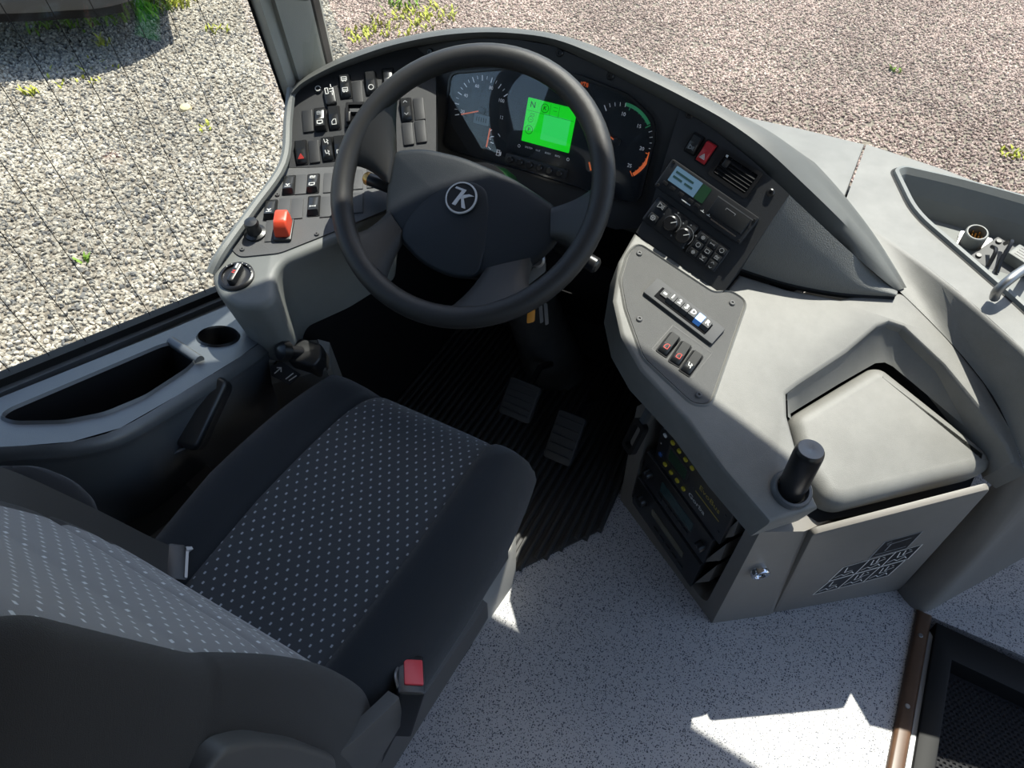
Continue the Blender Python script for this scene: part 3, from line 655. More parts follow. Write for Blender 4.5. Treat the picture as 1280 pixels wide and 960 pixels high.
# ================================================================== wing: switches, vent, tachograph, climate control
def ws(pts): return fw.rect(pts)
f, W, H = ws([(868, 166), (879, 172), (868, 195), (857, 188)])
sw = thing('rocker_switch', 'black rocker switch beside the red hazard switch', 'switch', f.o); rocker(f, sw, W, H, icons=(('lamp', -.45, 'dim_print'),))
f, W, H = ws([(885, 175), (896, 182), (881, 207), (870, 200)])
sw = thing('hazard_switch', 'red hazard warning switch with white triangle', 'switch', f.o); rocker(f, sw, W, H, 'red_plastic', icons=(('tri', -.42, 'white_print'),))
f, W, H = ws([(906, 186), (954, 217), (933, 250), (886, 218)])
vt = thing('air_vent', 'square black air vent with slats beside the hazard switch', 'vent', f.o)
V, F = [], []; a_, b_ = rrect(W, H, .004), rrect(W-.012, H-.012, .003)
ring_walls(V, F, f, a_, 0, .006); ring_walls(V, F, f, a_, .006, .006, b_); ring_walls(V, F, f, b_, .006, .0005); mk('frame', V, F, 'black_plastic', vt)
prism('duct', f, b_, .0003, .001, 'dark_void', vt)
for i in range(5):
    vv = -H/2+.012+(H-.024)*i/4; q = f.w(0, vv, .003)
    fs = Fr(q, (f.n*math.cos(.6)+f.b*math.sin(.6)), f.a); prism('slat', fs, rrect(W-.014, .009, .001), -.0008, .0008, 'black_matt', vt)
for i in range(3): prism('vane', f.at(-W/4+W/4*i, 0), rrect(.0016, H-.014, .0003), .001, .002, 'blank_black', vt)
q = f.at(-W/2+.016, H*.12, 0, .0); prism('thumb_slider', q, rrect(.010, .014, .002), .003, .009, 'black_plastic', vt, bev=.001)
prism('symbol', f.at(-W/2+.010, H/2-.008), rrect(.004, .004, .0002), .0062, .0066, 'white_print', vt)
f, W, H = ws([(841, 197), (950, 274), (925, 306), (820, 234)])
ta = thing('tachograph', 'black tachograph with lit display and card slots', 'tachograph', f.o)
prism('body', f, rrect(W, H, .004), 0, .010, 'unit_black', ta, bev=.002)
fd2, w2_, h2_ = fw.rect([(842, 204), (874, 226), (864, 242), (836, 219)], .010)
# keep everything on the unit's own face
u0, v0 = -W/2, H/2
prism('display', f, rrect(W*.30, H*.52, .001, cu=-W*.27, cv=H*.14), .010, .0108, 'lcd_blue', ta, label='pale blue lit display')
prism('display_end', f, rrect(W*.10, H*.52, .001, cu=-W*.065, cv=H*.14), .010, .0106, 'lcd_dark', ta)
strokes('display_lines', f, [[(-W*.39, H*.24), (-W*.20, H*.24)], [(-W*.39, H*.08), (-W*.30, H*.08)], [(-W*.26, H*.08), (-W*.18, H*.08)]], .0035, 'lcd_teal', ta, h=.0110)
for i, uu in enumerate((-.42, -.33, -.23, -.12, -.04)): prism('button', f, rrect(W*.055, H*.12, .001, cu=W*uu, cv=-H*.25), .010, .0122, 'black_plastic', ta, bev=.0006)
for uu in (.03, .10): strokes('symbol', f.at(W*uu, -H*.30), [[(-.003, 0), (.003, 0)], [(0, 0), (0, .003)]], .0012, 'white_print', ta, h=.0104)
strokes('card_slot', f, [[(W*.14, -H*.34), (W*.42, -H*.34)]], .0022, 'chrome', ta, h=.0104)
strokes('card_slot', f, [[(-W*.20, -H*.36), (-W*.10, -H*.36)]], .0018, 'white_print', ta, h=.0104)
prism('printer_drawer', f, rrect(W*.38, H*.56, .002, cu=W*.26, cv=H*.06), .010, .0125, 'rocker_black', ta, bev=.001)
strokes('drawer_edge', f, [[(W*.07, H*.345), (W*.46, H*.345)]], .002, 'steel', ta, h=.0126)
strokes('drawer_grip', f, [[(W*.20, H*.14), (W*.20, H*.20), (W*.30, H*.20), (W*.30, H*.14)]], .0008, 'dim_print', ta, h=.0128)
for uu, vv in ((-.47, .42), (-.47, -.42), (.47, .36), (.47, -.40)): lathe('screw', f.at(W*uu, H*vv, 0, .0102), [(.003, 0), (.0025, .001), (.0001, .001)], 'black_plastic', ta, n=10)
f, W, H = ws([(822, 245), (873, 281), (855, 315), (805, 275)])
cp = thing('climate_control', 'black heating control with two rotary knobs', 'control panel', f.o)
prism('body', f, rrect(W, H, .005), 0, .007, 'unit_black', cp, bev=.002)
for uu, vv in ((-.33, .28), (-.33, -.20)):
    b = prism('push_button', f, rrect(W*.20, H*.26, .003, cu=W*uu, cv=H*vv), .007, .0095, 'rocker_black', cp, bev=.001); icon('lamp' if vv > 0 else 'fan', f.at(W*uu, H*vv), .011, 'dim_print', b, .0098)
for uu, vv, r in ((.02, .02, .0135), (.36, -.06, .0135)):
    q = f.at(W*uu, H*vv); kn = lathe('rotary_knob', q, [(r, .007), (r*.95, .016), (r*.8, .018), (.0001, .018)], 'black_plastic', cp, n=24)
    strokes('pointer', q, [[(r*.1, r*.1), (r*.6, r*.6)]], .0014, 'white_print', kn, h=.0184)
    strokes('scale', q, [[(r*1.25*math.cos(a*.3-.5), r*1.25*math.sin(a*.3-.5)) for a in range(9)]], .0007, 'dim_print', cp, h=.0074)
    for a in (-.9, .6, 1.6, 2.9): strokes('symbol', q.at(r*1.55*math.cos(a), r*1.55*math.sin(a)), [[(-.0016, 0), (.0016, 0)], [(0, -.0016), (0, .0016)]], .0008, 'dim_print', cp, h=.0074)
f, W, H = ws([(876, 286), (912, 310), (895, 343), (857, 316)])
kp = thing('heater_keypad', 'black keypad of small square keys below the tachograph', 'keypad', f.o)
prism('body', f, rrect(W, H, .005), 0, .007, 'unit_black', kp, bev=.002)
kinds = [['fan', 'bar', 'ring'], ['ring', 'box', 'wave'], ['fan', 'axle', 'up']]
for i in range(3):
    for j in range(3):
        if i == 2 and j == 2: continue
        uu, vv = (-.30+.31*i)*W, (.30-.30*j)*H
        b = prism('key', f, rrect(W*.25, H*.23, .002, cu=uu, cv=vv), .007, .0095, 'rocker_black', kp, bev=.001); icon(kinds[j][i], f.at(uu, vv), .0075, 'dim_print', b, .0098)
b = prism('key', f, rrect(W*.25, H*.34, .002, cu=.32*W, cv=-.30*H), .007, .0095, 'rocker_black', kp, bev=.001)
icon('up', f.at(.32*W, -.22*H), .0075, 'dim_print', b, .0098); icon('down', f.at(.32*W, -.40*H), .0075, 'dim_print', b, .0098)
# ================================================================== switch panels by the window
up = thing('switch_panel', 'upright black switch panel left of the steering wheel', 'switch panel', fu.hit(420, 200))
prism('panel_plate', fu, PX(fu, [(366, 122), (380, 108), (412, 92), (450, 78), (497, 63), (545, 54), (545, 206), (500, 206), (357, 210), (361, 180)]), -.03, 0, 'panel_black', up)
ICO = {'a': (('bus', .45, 'white_print'), ('bus', -.45, 'white_print')), 'b': (('ring', -.5, 'white_print'),), 'c': (('wave', .45, 'dim_print'), ('box', -.45, 'white_print')), 'd': (('door', -.5, 'white_print'),), 'e': (('tri', -.5, 'red_print'),), 'f': (('seat', .45, 'white_print'), ('seat', -.45, 'white_print')), 'g': (('box', -.5, 'white_print'),), 'h': (('up', .5, 'dim_print'), ('down', -.5, 'dim_print')), '': ()}
for x, y, k, t in [(432, 109, 'a', 1), (464, 105, 'b', 1), (486, 100, '', -1), (401, 150, 'c', -1), (418, 148, 'd', 1), (377, 191, 'e', 1), (410, 187, 'f', 1), (425, 185, 'g', 1), (508, 138, 'h', 1)]:
    rocker(fu.at(*fu.uv(x, y), math.radians(-6)), up, .0195, .046, icons=ICO[k], tilt=t, proud=.013)
for x, y in ((447, 116), (385, 152), (393, 190), (524, 137), (526, 165), (510, 168)):
    prism('blank_cover', fu.at(*fu.uv(x, y), math.radians(-6)), rrect(.020, .046, .002), 0, .003, 'blank_black', up, bev=.001)
lathe('push_knob', fu.at(*fu.uv(398, 113)), [(.007, 0), (.007, .002), (.005, .004), (.0001, .003)], 'black_plastic', up, n=16)
strokes('symbol', fu.at(*fu.uv(398, 112)), [[(.005*math.cos(a*.5), .005*math.sin(a*.5)) for a in range(12)]], .0016, 'white_print', up, h=.0045)
q = fu.at(*fu.uv(413, 122)); b = prism('mirror_control', q, rrect(.021, .036, .005), 0, .008, 'rocker_black', up, bev=.003)
strokes('symbol', fu.at(*fu.uv(413, 116)), [[(-.008, -.006), (-.008, .006), (-.003, .006), (-.003, -.006), (-.008, -.006)], [(0, .003), (.008, .003)], [(0, -.003), (.006, -.003)], [(.004, .006), (.004, .012)], [(.004, -.006), (.004, -.011)]], .0013, 'white_print', b, h=.0085)
f, W, H = fu.rect([(432, 132), (470, 131), (470, 158), (437, 158)])
ho = prism('storage_slot', f, rrect(W, H, .003), 0, .002, 'dark_void', up)
V, F = [], []; a_, b_ = rrect(W+.006, H+.006, .003), rrect(W-.004, H-.004, .002); ring_walls(V, F, f, a_, 0, .006); ring_walls(V, F, f, a_, .006, .006, b_); ring_walls(V, F, f, b_, .006, 0); mk('slot_frame', V, F, 'black_plastic', ho)
prism('slot_shelf', f, [(-W*.4, H*.1), (W*.5, H*.1), (W*.5, H*.25), (-W*.4, H*.25)], .002, .007, 'blank_grey', ho)
prism('slot_lever', f, rrect(.008, .022, .003, cu=-W*.42, cv=-H*.2), .002, .014, 'black_plastic', ho, bev=.002)
lo = thing('switch_panel', 'grey low switch panel with rockers beside the driver window', 'switch panel', fl.hit(380, 300))
pout = rpoly(PX(fl, [(357, 212), (500, 206), (486, 262), (418, 290), (350, 317), (300, 322), (289, 312), (352, 224)]), .01, 3)
prism('panel_plate', fl, pout, -.02, .002, 'lower_panel', lo)
for x, y, k, t in [(362, 233, 'g', 1), (392, 231, 'a', 1), (339, 264, 'd', 1), (393, 259, 'b', 1)]:
    rocker(fl.at(*fl.uv(x, y), math.radians(0), .002), lo, .019, .046, icons={'g': (('axle', -.45, 'white_print'),), 'a': (('wave', .45, 'white_print'), ('box', -.45, 'white_print')), 'd': (('axle', -.45, 'white_print'),), 'b': (('bar', -.4, 'white_print'),)}[k], tilt=-t)
for x, y in ((377, 232), (412, 230), (447, 226), (356, 262), (372, 262), (408, 260), (447, 255), (433, 258), (340, 290), (430, 228), (466, 224)):
    prism('blank_cover', fl.at(*fl.uv(x, y), 0, .002), rrect(.021, .050, .001), 0, .002, 'blank_grey', lo, bev=.0006)
for x, y in ((347, 244), (396, 293), (303, 312)): screw(fl.off(.002), x, y, lo, 'screw_dark', .0045)
q = fl.at(*fl.uv(320, 293), 0, .002)
jn = lathe('adjuster_knob', q, [(.019, 0), (.019, .004), (.013, .006), (.011, .018), (.013, .024), (.011, .030), (.0001, .032)], 'rocker_black', lo, n=20)
q = fl.at(*fl.uv(356, 290), math.radians(-4), .002)
prism('red_switch_base', q, rrect(.030, .050, .003), 0, .006, 'rocker_black', lo, bev=.001)
loft('red_switch_guard', [[q.w(u, v, .006) for u, v in rrect(.026, .040, .003, cv=.001)], [q.w(u, v, .020) for u, v in rrect(.025, .038, .003, cv=.003)], [q.w(u, v, .030) for u, v in rrect(.022, .030, .004, cv=.007)], [q.w(u, v, .032) for u, v in rrect(.016, .022, .004, cv=.007)]], 'orange_plastic', lo, label='bright orange red switch guard')
# pod under the low panel
pod = thing('dashboard_pod', 'grey pod carrying the rotary light switch beside the window', 'dashboard', fl.hit(300, 370, -.2))
pp = PX(fl, [(353, 206), (500, 204), (494, 258), (420, 300), (352, 328), (343, 345), (345, 372), (330, 384), (298, 384), (272, 368), (263, 345), (266, 328), (282, 305), (350, 214)])
pp = rpoly(pp, .015, 3)
V, F = prismg(fl, pp, -.20, -.0005, .012, 3)
# draw the foot of the pod inwards
n = len(pp); cc = sum(V[:n], Vector())/n
for i in range(n): V[i] = V[i].lerp(Vector((cc.x-.06, cc.y+.02, V[i].z)), .12)
mk('pod_shell', V, F, 'pod_plastic', pod, smooth=True, angle=35)
rim = [fu.hit(364, 112, .012), fu.hit(360, 150, .01), fl.hit(354, 206, .016), fl.hit(316, 262, .012), fl.hit(278, 315, .010), fl.hit(264, 342, -.004)]
tube('pod_rim', spline(rim, 5), .009, 'pod_plastic', pod, n=8)
q = fl.at(*fl.uv(296, 346), math.radians(-20), -.0005)
lt = thing('light_switch', 'round rotary light switch on the pod beside the window', 'switch', q.o)
lathe('bezel', q, [(.030, 0), (.030, .004), (.027, .006), (.0245, .006), (.0235, .002), (.0001, .002)], 'black_plastic', lt, n=32)
g = prism('grip', q, rrect(.013, .042, .006), .002, .016, 'rocker_black', lt, bev=.004)
strokes('symbol', q, [[(0, .008), (0, .016)]], .003, 'white_print', g, h=.0164); strokes('symbol', q, [[(-.002, .001), (.002, .001)], [(-.002, -.003), (.002, -.003)]], .002, 'red_print', g, h=.0164)
for a in range(7):
    t = math.radians(30+a*20); strokes('symbol', q, [[(.0255*math.cos(t), .0255*math.sin(t)), (.0265*math.cos(t), .0265*math.sin(t))]], .0012, 'white_print', lt, h=.0063)
# ================================================================== steering wheel
wc = Vector((-.591, .917, .793)); fs = Fr(wc, (.1046, -.6263, .7725), (1, .17, 0)); RW, RT = .2215, .0188
sw = thing('steering_wheel', 'large black steering wheel with four spokes and round emblem', 'steering wheel', wc)
nn, kk = 72, 14; rings = []
for i in range(nn+1):
    a = 2*math.pi*i/nn; c = fs.a*math.cos(a)+fs.b*math.sin(a)
    rings.append([wc+c*(RW+RT*math.cos(2*math.pi*j/kk))+fs.n*(RT*.95*math.sin(2*math.pi*j/kk)) for j in range(kk)])
loft('rim', rings, 'rim_leather', sw, caps=False, angle=None)
HD = -.028
def hubpoly(pts, h): return [fs.hit(x, y, h) for x, y in pts]
def dome(name, pts, h0, rise, m, bevel=.012, depth=.045, nr=6, parent=sw, **k):
    p = rpoly(PX(fs, pts, h0), .022, 5); cu = sum(q[0] for q in p)/len(p); cv = sum(q[1] for q in p)/len(p); rg = []
    rg.append([fs.w(cu+(u-cu)*.90, cv+(v-cv)*.90, h0-depth) for u, v in p]); rg.append([fs.w(u, v, h0-bevel) for u, v in p])
    for j in range(1, 4):
        t = j/3*math.pi/2; rg.append([fs.w(u, v, h0-bevel+bevel*math.sin(t)) for u, v in inset(p, bevel*(1-math.cos(t)))])
    q = inset(p, bevel)
    for j in range(1, nr+1):
        t = 1-j/nr*.97; rg.append([fs.w(cu+(u-cu)*t, cv+(v-cv)*t, h0+rise*(1-t*t)) for u, v in q])
    return loft(name, rg, m, parent, angle=60, **k)
dome('hub', [(488, 186), (530, 183), (578, 194), (640, 220), (699, 259), (698, 300), (676, 322), (650, 340), (600, 348), (560, 345), (525, 328), (498, 300), (479, 276), (482, 230)], HD, .006, 'hub_plastic')
hp = dome('airbag_cover', [(499, 296), (508, 272), (532, 246), (565, 228), (592, 226), (608, 236), (613, 262), (608, 305), (597, 347), (560, 344), (525, 326)], HD+.006, .007, 'hub_plastic', bevel=.005, depth=.02)
def spoke(h1, h2, r1, r2):
    A, B = Vector(fs.uv(*h1, HD)), Vector(fs.uv(*h2, HD)); Cc, D = Vector(fs.uv(*r1)), Vector(fs.uv(*r2))
    Cc = Cc.normalized()*(RW); D = D.normalized()*(RW)
    mid0, mid1 = (A+B)/2, (Cc+D)/2; A = A.lerp(mid0-(mid1-mid0)*.35+(A-mid0), .6); B = B.lerp(mid0-(mid1-mid0)*.35+(B-mid0), .6)
    rg = []
    for j in range(9):
        t = j/8; fl_ = t**2.2; m0 = A.lerp(Cc, t); m1 = B.lerp(D, t); mid = (m0+m1)/2
        ps = 1-.16*math.sin(math.pi*t); m0 = mid+(m0-mid)*ps; m1 = mid+(m1-mid)*ps; h = HD*(1-t**1.3)
        th = .022*(1-t)+.013*t
        rg.append([fs.w(*m0, h-th*.5), fs.w(*m0.lerp(m1, .06), h+.002), fs.w(*m0.lerp(m1, .25), h+.009*(.4+.6*t)), fs.w(*m0.lerp(m1, .5), h+.010*(.4+.6*t)), fs.w(*m0.lerp(m1, .75), h+.009*(.4+.6*t)), fs.w(*m0.lerp(m1, .94), h+.002), fs.w(*m1, h-th*.5), fs.w(*m0.lerp(m1, .7), h-th), fs.w(*m0.lerp(m1, .3), h-th)])
    loft('spoke', rg, 'rim_leather', sw, angle=70)
spoke((490, 188), (483, 222), (500, 110), (436, 205))
spoke((480, 272), (500, 302), (436, 290), (478, 362))
spoke((600, 346), (662, 332), (545, 395), (672, 378))
spoke((698, 258), (697, 298), (742, 222), (722, 318))
q = fs.at(*fs.uv(577, 248, HD+.012), math.radians(-9), HD+.0135)
em = lathe('emblem', q, [(.0275, -.004), (.0275, .001), (.0262, .0025), (.0245, .0025), (.0235, .001), (.0001, .001)], 'black_plastic', hp, n=40)
em2 = lathe('emblem_ring', q, [(.0276, .001), (.0266, .0032), (.0248, .0032), (.0238, .0008)], 'bright_chrome', hp, n=40, caps=False)
for KP in ([(-.0105, -.0150), (-.0040, -.0150), (.0035, .0150), (-.0150, .0150), (-.0165, .0118), (-.0035, .0115)], [(-.0015, -.0010), (.0015, -.0022), (.0120, .0060), (.0205, .0095), (.0110, .0100), (.0020, .0055)], [(.0005, -.0005), (.0045, .0008), (.0135, -.0125), (.0145, -.0150), (.0075, -.0150)]):
    prism('emblem_letter', q, KP, .001, .0026, 'bright_chrome', hp)
# column, stalks, keys
cdir = -fs.n
cl2 = thing('steering_column', 'black steering column with ribbed rubber boot', 'steering column', wc+cdir*.75)
tube('column_shroud', [wc+cdir*.055, wc+cdir*.10, wc+cdir*.24, wc+cdir*.30], [.06, .075, .07, .05], 'black_plastic', cl2, n=20)
pb = wc+cdir*.30; tgt = Vector((-.60, 1.32, .02))
rb = []; rp = []
for i in range(21):
    t = i/20; rp.append(pb.lerp(tgt, t)); rb.append((.042+.03*t)*(1.0 if i % 2 else 1.16))
tube('boot', rp, rb, 'rubber', cl2, n=20, angle=70)
def stalk(px0, px1, h, r, lab, tipm):
    a, b = fs.hit(*px0, h), fs.hit(*px1, h); t = thing('column_stalk', lab, 'lever', a)
    tube('lever', [a, a.lerp(b, .55), a.lerp(b, .6), b], [r*.6, r*.75, r, r], 'black_plastic', t, n=16)
    d = (b-a).normalized(); tube('tip', [b-d*.001, b+d*.006, b+d*.010], [r*1.02, r*1.0, r*.7], tipm, t, n=16)
    return t
stalk((530, 250), (462, 224), -.075, .012, 'black indicator stalk with worn copper tip left of the column', 'brass')
stalk((640, 270), (741, 330), -.085, .014, 'thick black stalk right of the column', 'black_plastic')
k0 = fs.hit(668, 350, -.09)
ks = thing('key_bunch', 'bunch of keys with orange tag hanging from the ignition', 'keys', k0)
q = Fr(k0, (.3, -.75, .55), (1, .2, .5))
lathe('lock_barrel', Fr(k0+Vector((-.01, .03, .02)), (.3, -.75, .55), (1, 0, 0)), [(.014, 0), (.014, .02), (.010, .024), (.0001, .022)], 'steel', ks, n=16)
prism('key', q, rpoly([(-.012, -.006), (.022, .010), (.026, .026), (.012, .030), (-.006, .012)], .004), 0, .003, 'steel', ks)
rr = [q.w(.014*math.cos(a*.4), -.022+.014*math.sin(a*.4), .002+.004*math.sin(a*.4)) for a in range(17)]; tube('key_ring', rr, .0014, 'steel', ks, n=6)
prism('orange_tag', Fr(fs.hit(663, 391, -.10), (.2, -.7, .6), (1, .2, .4)), rpoly([(-.008, -.018), (.006, -.016), (.010, .012), (-.002, .018)], .004), 0, .004, 'key_orange', ks, bev=.001)
for dx in (-.022, .02, .030): prism('small_key', Fr(fs.hit(663, 386, -.10)+Vector((dx, 0, .002)), (.2, -.7, .6), (1, .2, .4)), rpoly([(-.003, -.020), (.003, -.018), (.004, .016), (-.002, .02)], .002), 0, .002, 'steel', ks)
# ================================================================== dashboard top by the windscreen
dt = dash
sT, sB = fd.uv(1082, 180), fd.uv(1055, 252)
frontL = [fd.uv(1000, 160), fd.uv(930, 145)]
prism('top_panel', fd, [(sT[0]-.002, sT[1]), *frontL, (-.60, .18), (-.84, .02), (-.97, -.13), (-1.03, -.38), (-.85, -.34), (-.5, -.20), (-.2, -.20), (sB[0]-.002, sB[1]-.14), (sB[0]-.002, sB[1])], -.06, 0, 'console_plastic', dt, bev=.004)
rear = [(1057, 256), (1105, 292), (1150, 326), (1208, 372), (1275, 432), (1365, 515)]
foot = [(1102, 344), (1134, 373), (1174, 413), (1214, 458), (1250, 510), (1284, 592)]
bout = [(sT[0]+.002, sT[1])] + PX(fd, [(1180, 212), (1280, 250), (1420, 306)]) + [(.85, .17), (1.3, .0), (1.3, -.30), (.75, -.36)] + PX(fd, rear[::-1]) + [(sB[0]+.002, sB[1])]
hole = rpoly(PX(fd, [(1114, 214), (1128, 209), (1200, 225), (1280, 247), (1400, 283), (1470, 330), (1420, 480), (1330, 440), (1280, 390), (1200, 320), (1140, 268)]), .05, 5)
V, F = holed(bout, [hole], fd, 0); i0 = len(V)
ring_walls(V, F, fd, bout, 0, -.05)
mk('top_panel', V, F, 'console_plastic', dt)
V, F = [], []; h1, h2 = inset(hole, .010), inset(hole, .018)
ho_ = inset(hole, -.010)
for a, b, x, y in ((hole, inset(hole, .003), -.004, .007), (inset(hole, .003), h1, .007, .008), (h1, h2, .008, -.004), (h2, inset(hole, .030), -.004, -.04), (inset(hole, .030), inset(hole, .036), -.04, -.08)): ring_walls(V, F, fd, a, x, y, b)
V2, F2 = [], []; ring_walls(V2, F2, fd, inset(hole, -.004), .0006, .0006, hole); mk('recess_groove', V2, F2, 'rubber_seal', dt)
rc = mk('recess_tray', V, F, 'pod_plastic', dt, smooth=True, angle=50)
prism('recess_floor', fd, inset(hole, .034), -.09, -.08, 'pod_plastic', dt)
# step face down to the console
A = [fd.hit(x, y) for x, y in rear]; B = [fk.hit(x, y, .001) for x, y in foot]
A, B = spline(A, 4), spline(B, 4)
rings = []
for t, lift in ((-.10, 0), (0, 0), (.05, .004), (.12, .005), (.5, .003), (.9, 0), (1, 0)):
    rings.append([(a.lerp(b, t) if t >= 0 else a+(a-b)*Vector((.1, .1, 0)).length*0+Vector((.02, .02, -.001))) + Vector((-.7, -.7, .5))*lift for a, b in zip(A, B)])
loft('step_face', rings, 'console_plastic', dt, closed=False, caps=False, angle=60)
# connectors in the recess
ff = Fr((0, 0, ZD-.08), (0, 0, 1), (1, 0, 0))
c = ff.hit(1213, 305); fcn = Fr(c, (0, -.3, 1), (1, 0, 0))
pc = thing('round_connector', 'round multi-pin socket with gold pins in the dashboard recess', 'connector', c)
lathe('shell', fcn, [(.021, 0), (.021, .035), (.019, .037), (.017, .037), (.0165, .012), (.0001, .012)], 'pod_plastic', pc, n=24)
for i in range(11):
    r = 0 if i == 0 else (.006 if i < 5 else .012); a = i*1.57 if i < 5 else i*1.047
    lathe('pin', fcn.at(r*math.cos(a), r*math.sin(a)), [(.0016, .012), (.0016, .026), (.0001, .028)], 'brass', pc, n=8)
prism('mount_plate', fcn, rrect(.06, .05, .004, cu=.005), -.001, .004, 'bronze_strip', pc)
c = ff.hit(1262, 332); fb = Fr(c, (0, -.2, 1), (.86, -.45, 0))
cb = thing('connector_block', 'silver and black plug block with cables in the dashboard recess', 'connector', c)
prism('base_plate', fb, rrect(.12, .085, .004), 0, .006, 'screw_dark', cb, bev=.001)
prism('plug_body', fb, rrect(.07, .036, .004, cu=.02, cv=.012), .006, .03, 'pod_plastic', cb, bev=.003)
for i in range(4): prism('plug_slot', fb, rrect(.055, .003, .0005, cu=.022, cv=.002+.007*i), .03, .0306, 'black_plastic', cb)
for u, v in ((-.05, .03), (-.05, -.03)): lathe('screw', fb.at(u, v), [(.006, .006), (.005, .010), (.0001, .010)], 'black_plastic', cb, n=12)
tube('cable', spline([fb.w(-.035, .02, .02), fb.w(-.02, .0, .05), fb.w(-.01, -.03, .03), fb.w(0, -.045, .01)], 6), .004, 'black_plastic', cb, n=8)
tube('cable', spline([fb.w(-.045, -.005, .02), fb.w(-.03, -.02, .03), fb.w(-.02, -.045, .012)], 6), .004, 'black_plastic', cb, n=8)
lp = [ff.hit(1300, 320), fd.hit(1290, 330, .04), fd.hit(1268, 345, .055), fd.hit(1248, 362, .035), fd.hit(1243, 372, .01), fd.hit(1262, 385, .012), fd.hit(1300, 400, .02)]
tb = tube('hose_loop', spline(lp[:5], 8), .008, 'steel', None, n=10, label='grey cable loop arching over the recess edge', cat='cable')
# ================================================================== centre console
cs = thing('centre_console', 'sunlit grey centre console right of the steering wheel', 'console', fk.hit(960, 520, -.1))
rec = [(985, 520), (984, 492), (998, 481), (1060, 440), (1098, 408), (1112, 403), (1130, 409), (1180, 456), (1228, 514), (1258, 556), (1264, 571)]
outl = [(794, 290), (905, 366), (925, 342), (985, 361), (1050, 373), (1100, 362), (1132, 366), (1184, 418), (1232, 478), (1268, 540), (1284, 592), (1266, 578)] + rec[::-1] + [(1004, 590), (1024, 634), (962, 654), (905, 588), (860, 527), (800, 462), (776, 420), (766, 375), (774, 325)]
cu_ = PX(fk, outl)
V, F = prismg(fk, cu_, -.075, 0, .008, 3)
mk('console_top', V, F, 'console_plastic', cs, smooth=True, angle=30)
# recess behind the lid
rp_ = PX(fk, [(1000, 560)] + rec + [(1256, 590), (1240, 598), (1058, 632), (1030, 618)])
prism('recess_floor', fk, rp_, -.17, -.09, 'black_matt', cs)
lidp = PX(fk, [(988, 518), (1092, 455), (1107, 456), (1238, 560), (1249, 580), (1230, 590), (1056, 632), (1034, 625), (1008, 588)], -.042)
ld = cs
V, F = prismg(fk, rpoly(lidp, .022, 5), -.086, -.042, .026, 6)
mk('lid', V, F, 'console_plastic', ld, smooth=True, angle=35, label='sunlit grey lid set into the console')
rw0 = [(985, 521), (984, 492), (998, 481), (1060, 440), (1098, 408), (1112, 403), (1130, 409), (1180, 456), (1228, 514), (1258, 556), (1264, 571)]
rw1 = [(989, 524), (988, 517), (1001, 509), (1050, 479), (1094, 454), (1106, 453), (1116, 458), (1163, 497), (1207, 534), (1240, 561), (1249, 578)]
loft('recess_wall', [[fk.hit(x, y, -.006) for x, y in rw0], [fk.hit(x*.94+X*.06, y*.94+Y*.06, -.014) for (x, y), (X, Y) in zip(rw0, rw1)], [fk.hit(x, y, -.052) for x, y in rw1]], 'console_plastic', cs, closed=False, caps=False, angle=50)
# gear selector plate
gp = thing('gear_selector_panel', 'grey plate with push button gear selector and three rockers', 'control panel', fk.hit(855, 410))
plp = rpoly(PX(fk, [(777, 350), (786, 318), (798, 306), (892, 368), (912, 365), (931, 377), (886, 505), (866, 504), (805, 447), (783, 385)]), .012, 4)
V, F = [], []; ring_walls(V, F, fk, inset(plp, -.006), 0, .003, inset(plp, -.003)); ring_walls(V, F, fk, inset(plp, -.003), .003, 0, inset(plp, -.0005)); mk('rim', V, F, 'console_plastic', gp, smooth=True)
prism('plate', fk, plp, -.01, .0015, 'plate_grey', gp)
for x, y in ((799, 317), (915, 379), (799, 399), (873, 494)): screw(fk.off(.0015), x, y, gp, 'screw_dark', .0055)
f, W, H = fk.rect([(820, 349), (907, 412), (888, 432), (805, 366)], .004)
ss = prism('selector_base', f, rrect(W, H, .002), -.004, .004, 'blank_grey', gp, bev=.001)
f2 = f.off(.004); n = 7; bw = W*.70/7
prism('selector_shadow', f2, rrect(W*.74, H*.62, .001, cu=-W*.005, cv=-H*.05), -.001, .0006, 'dark_void', ss)  # near-black sheet painted under the buttons for their shadow
for i, s in enumerate(['', '1', '2', '3', 'D', 'N', 'R']):
    uu = -W*.355+bw*(i+.5) + (W*.01)
    if i == 0:
        b = prism('selector_lamp', f2, rrect(bw*.9, H*.34, .0008, cu=uu, cv=H*.04), .0006, .003, 'blank_grey', ss); strokes('symbol', f2.at(uu, H*.04), [[(-.002, 0), (.002, 0)]], .004, 'white_print', b, h=.0032); continue
    m = 'blue_button' if s == 'N' else 'blank_grey'
    b = loft('selector_button', [[f2.w(u, v, .0006) for u, v in rrect(bw*.94, H*.50, .0008, cu=uu, cv=0)], [f2.w(u, v, .0085) for u, v in rrect(bw*.92, H*.38, .0008, cu=uu, cv=H*.04)]], m, ss, smooth=False, angle=None)
    text(s, .0125, f2, uu, H*.05, .0089, 'white_print', b, bold=.0004)
for i, pts in enumerate([[(840, 414), (851, 421), (834, 443), (823, 435)], [(855, 426), (866, 432), (849, 455), (837, 447)], [(869, 437), (880, 444), (863, 467), (851, 459)]]):
    f, W, H = fk.rect(pts, .010); f = f.off(-.0085); rocker(f, gp, W, H, icons=(('door' if i < 2 else 'seat', -.42, 'red_print' if i < 2 else 'white_print'),), proud=.014)
f, W, H = fk.rect([(841, 406), (888, 441), (866, 474), (815, 437)], .0018)
strokes('switch_frame', f, [[(-W/2, -H/2), (W/2, -H/2), (W/2, H/2), (-W/2, H/2), (-W/2, -H/2)]], .0012, 'blank_black', gp, h=.0)
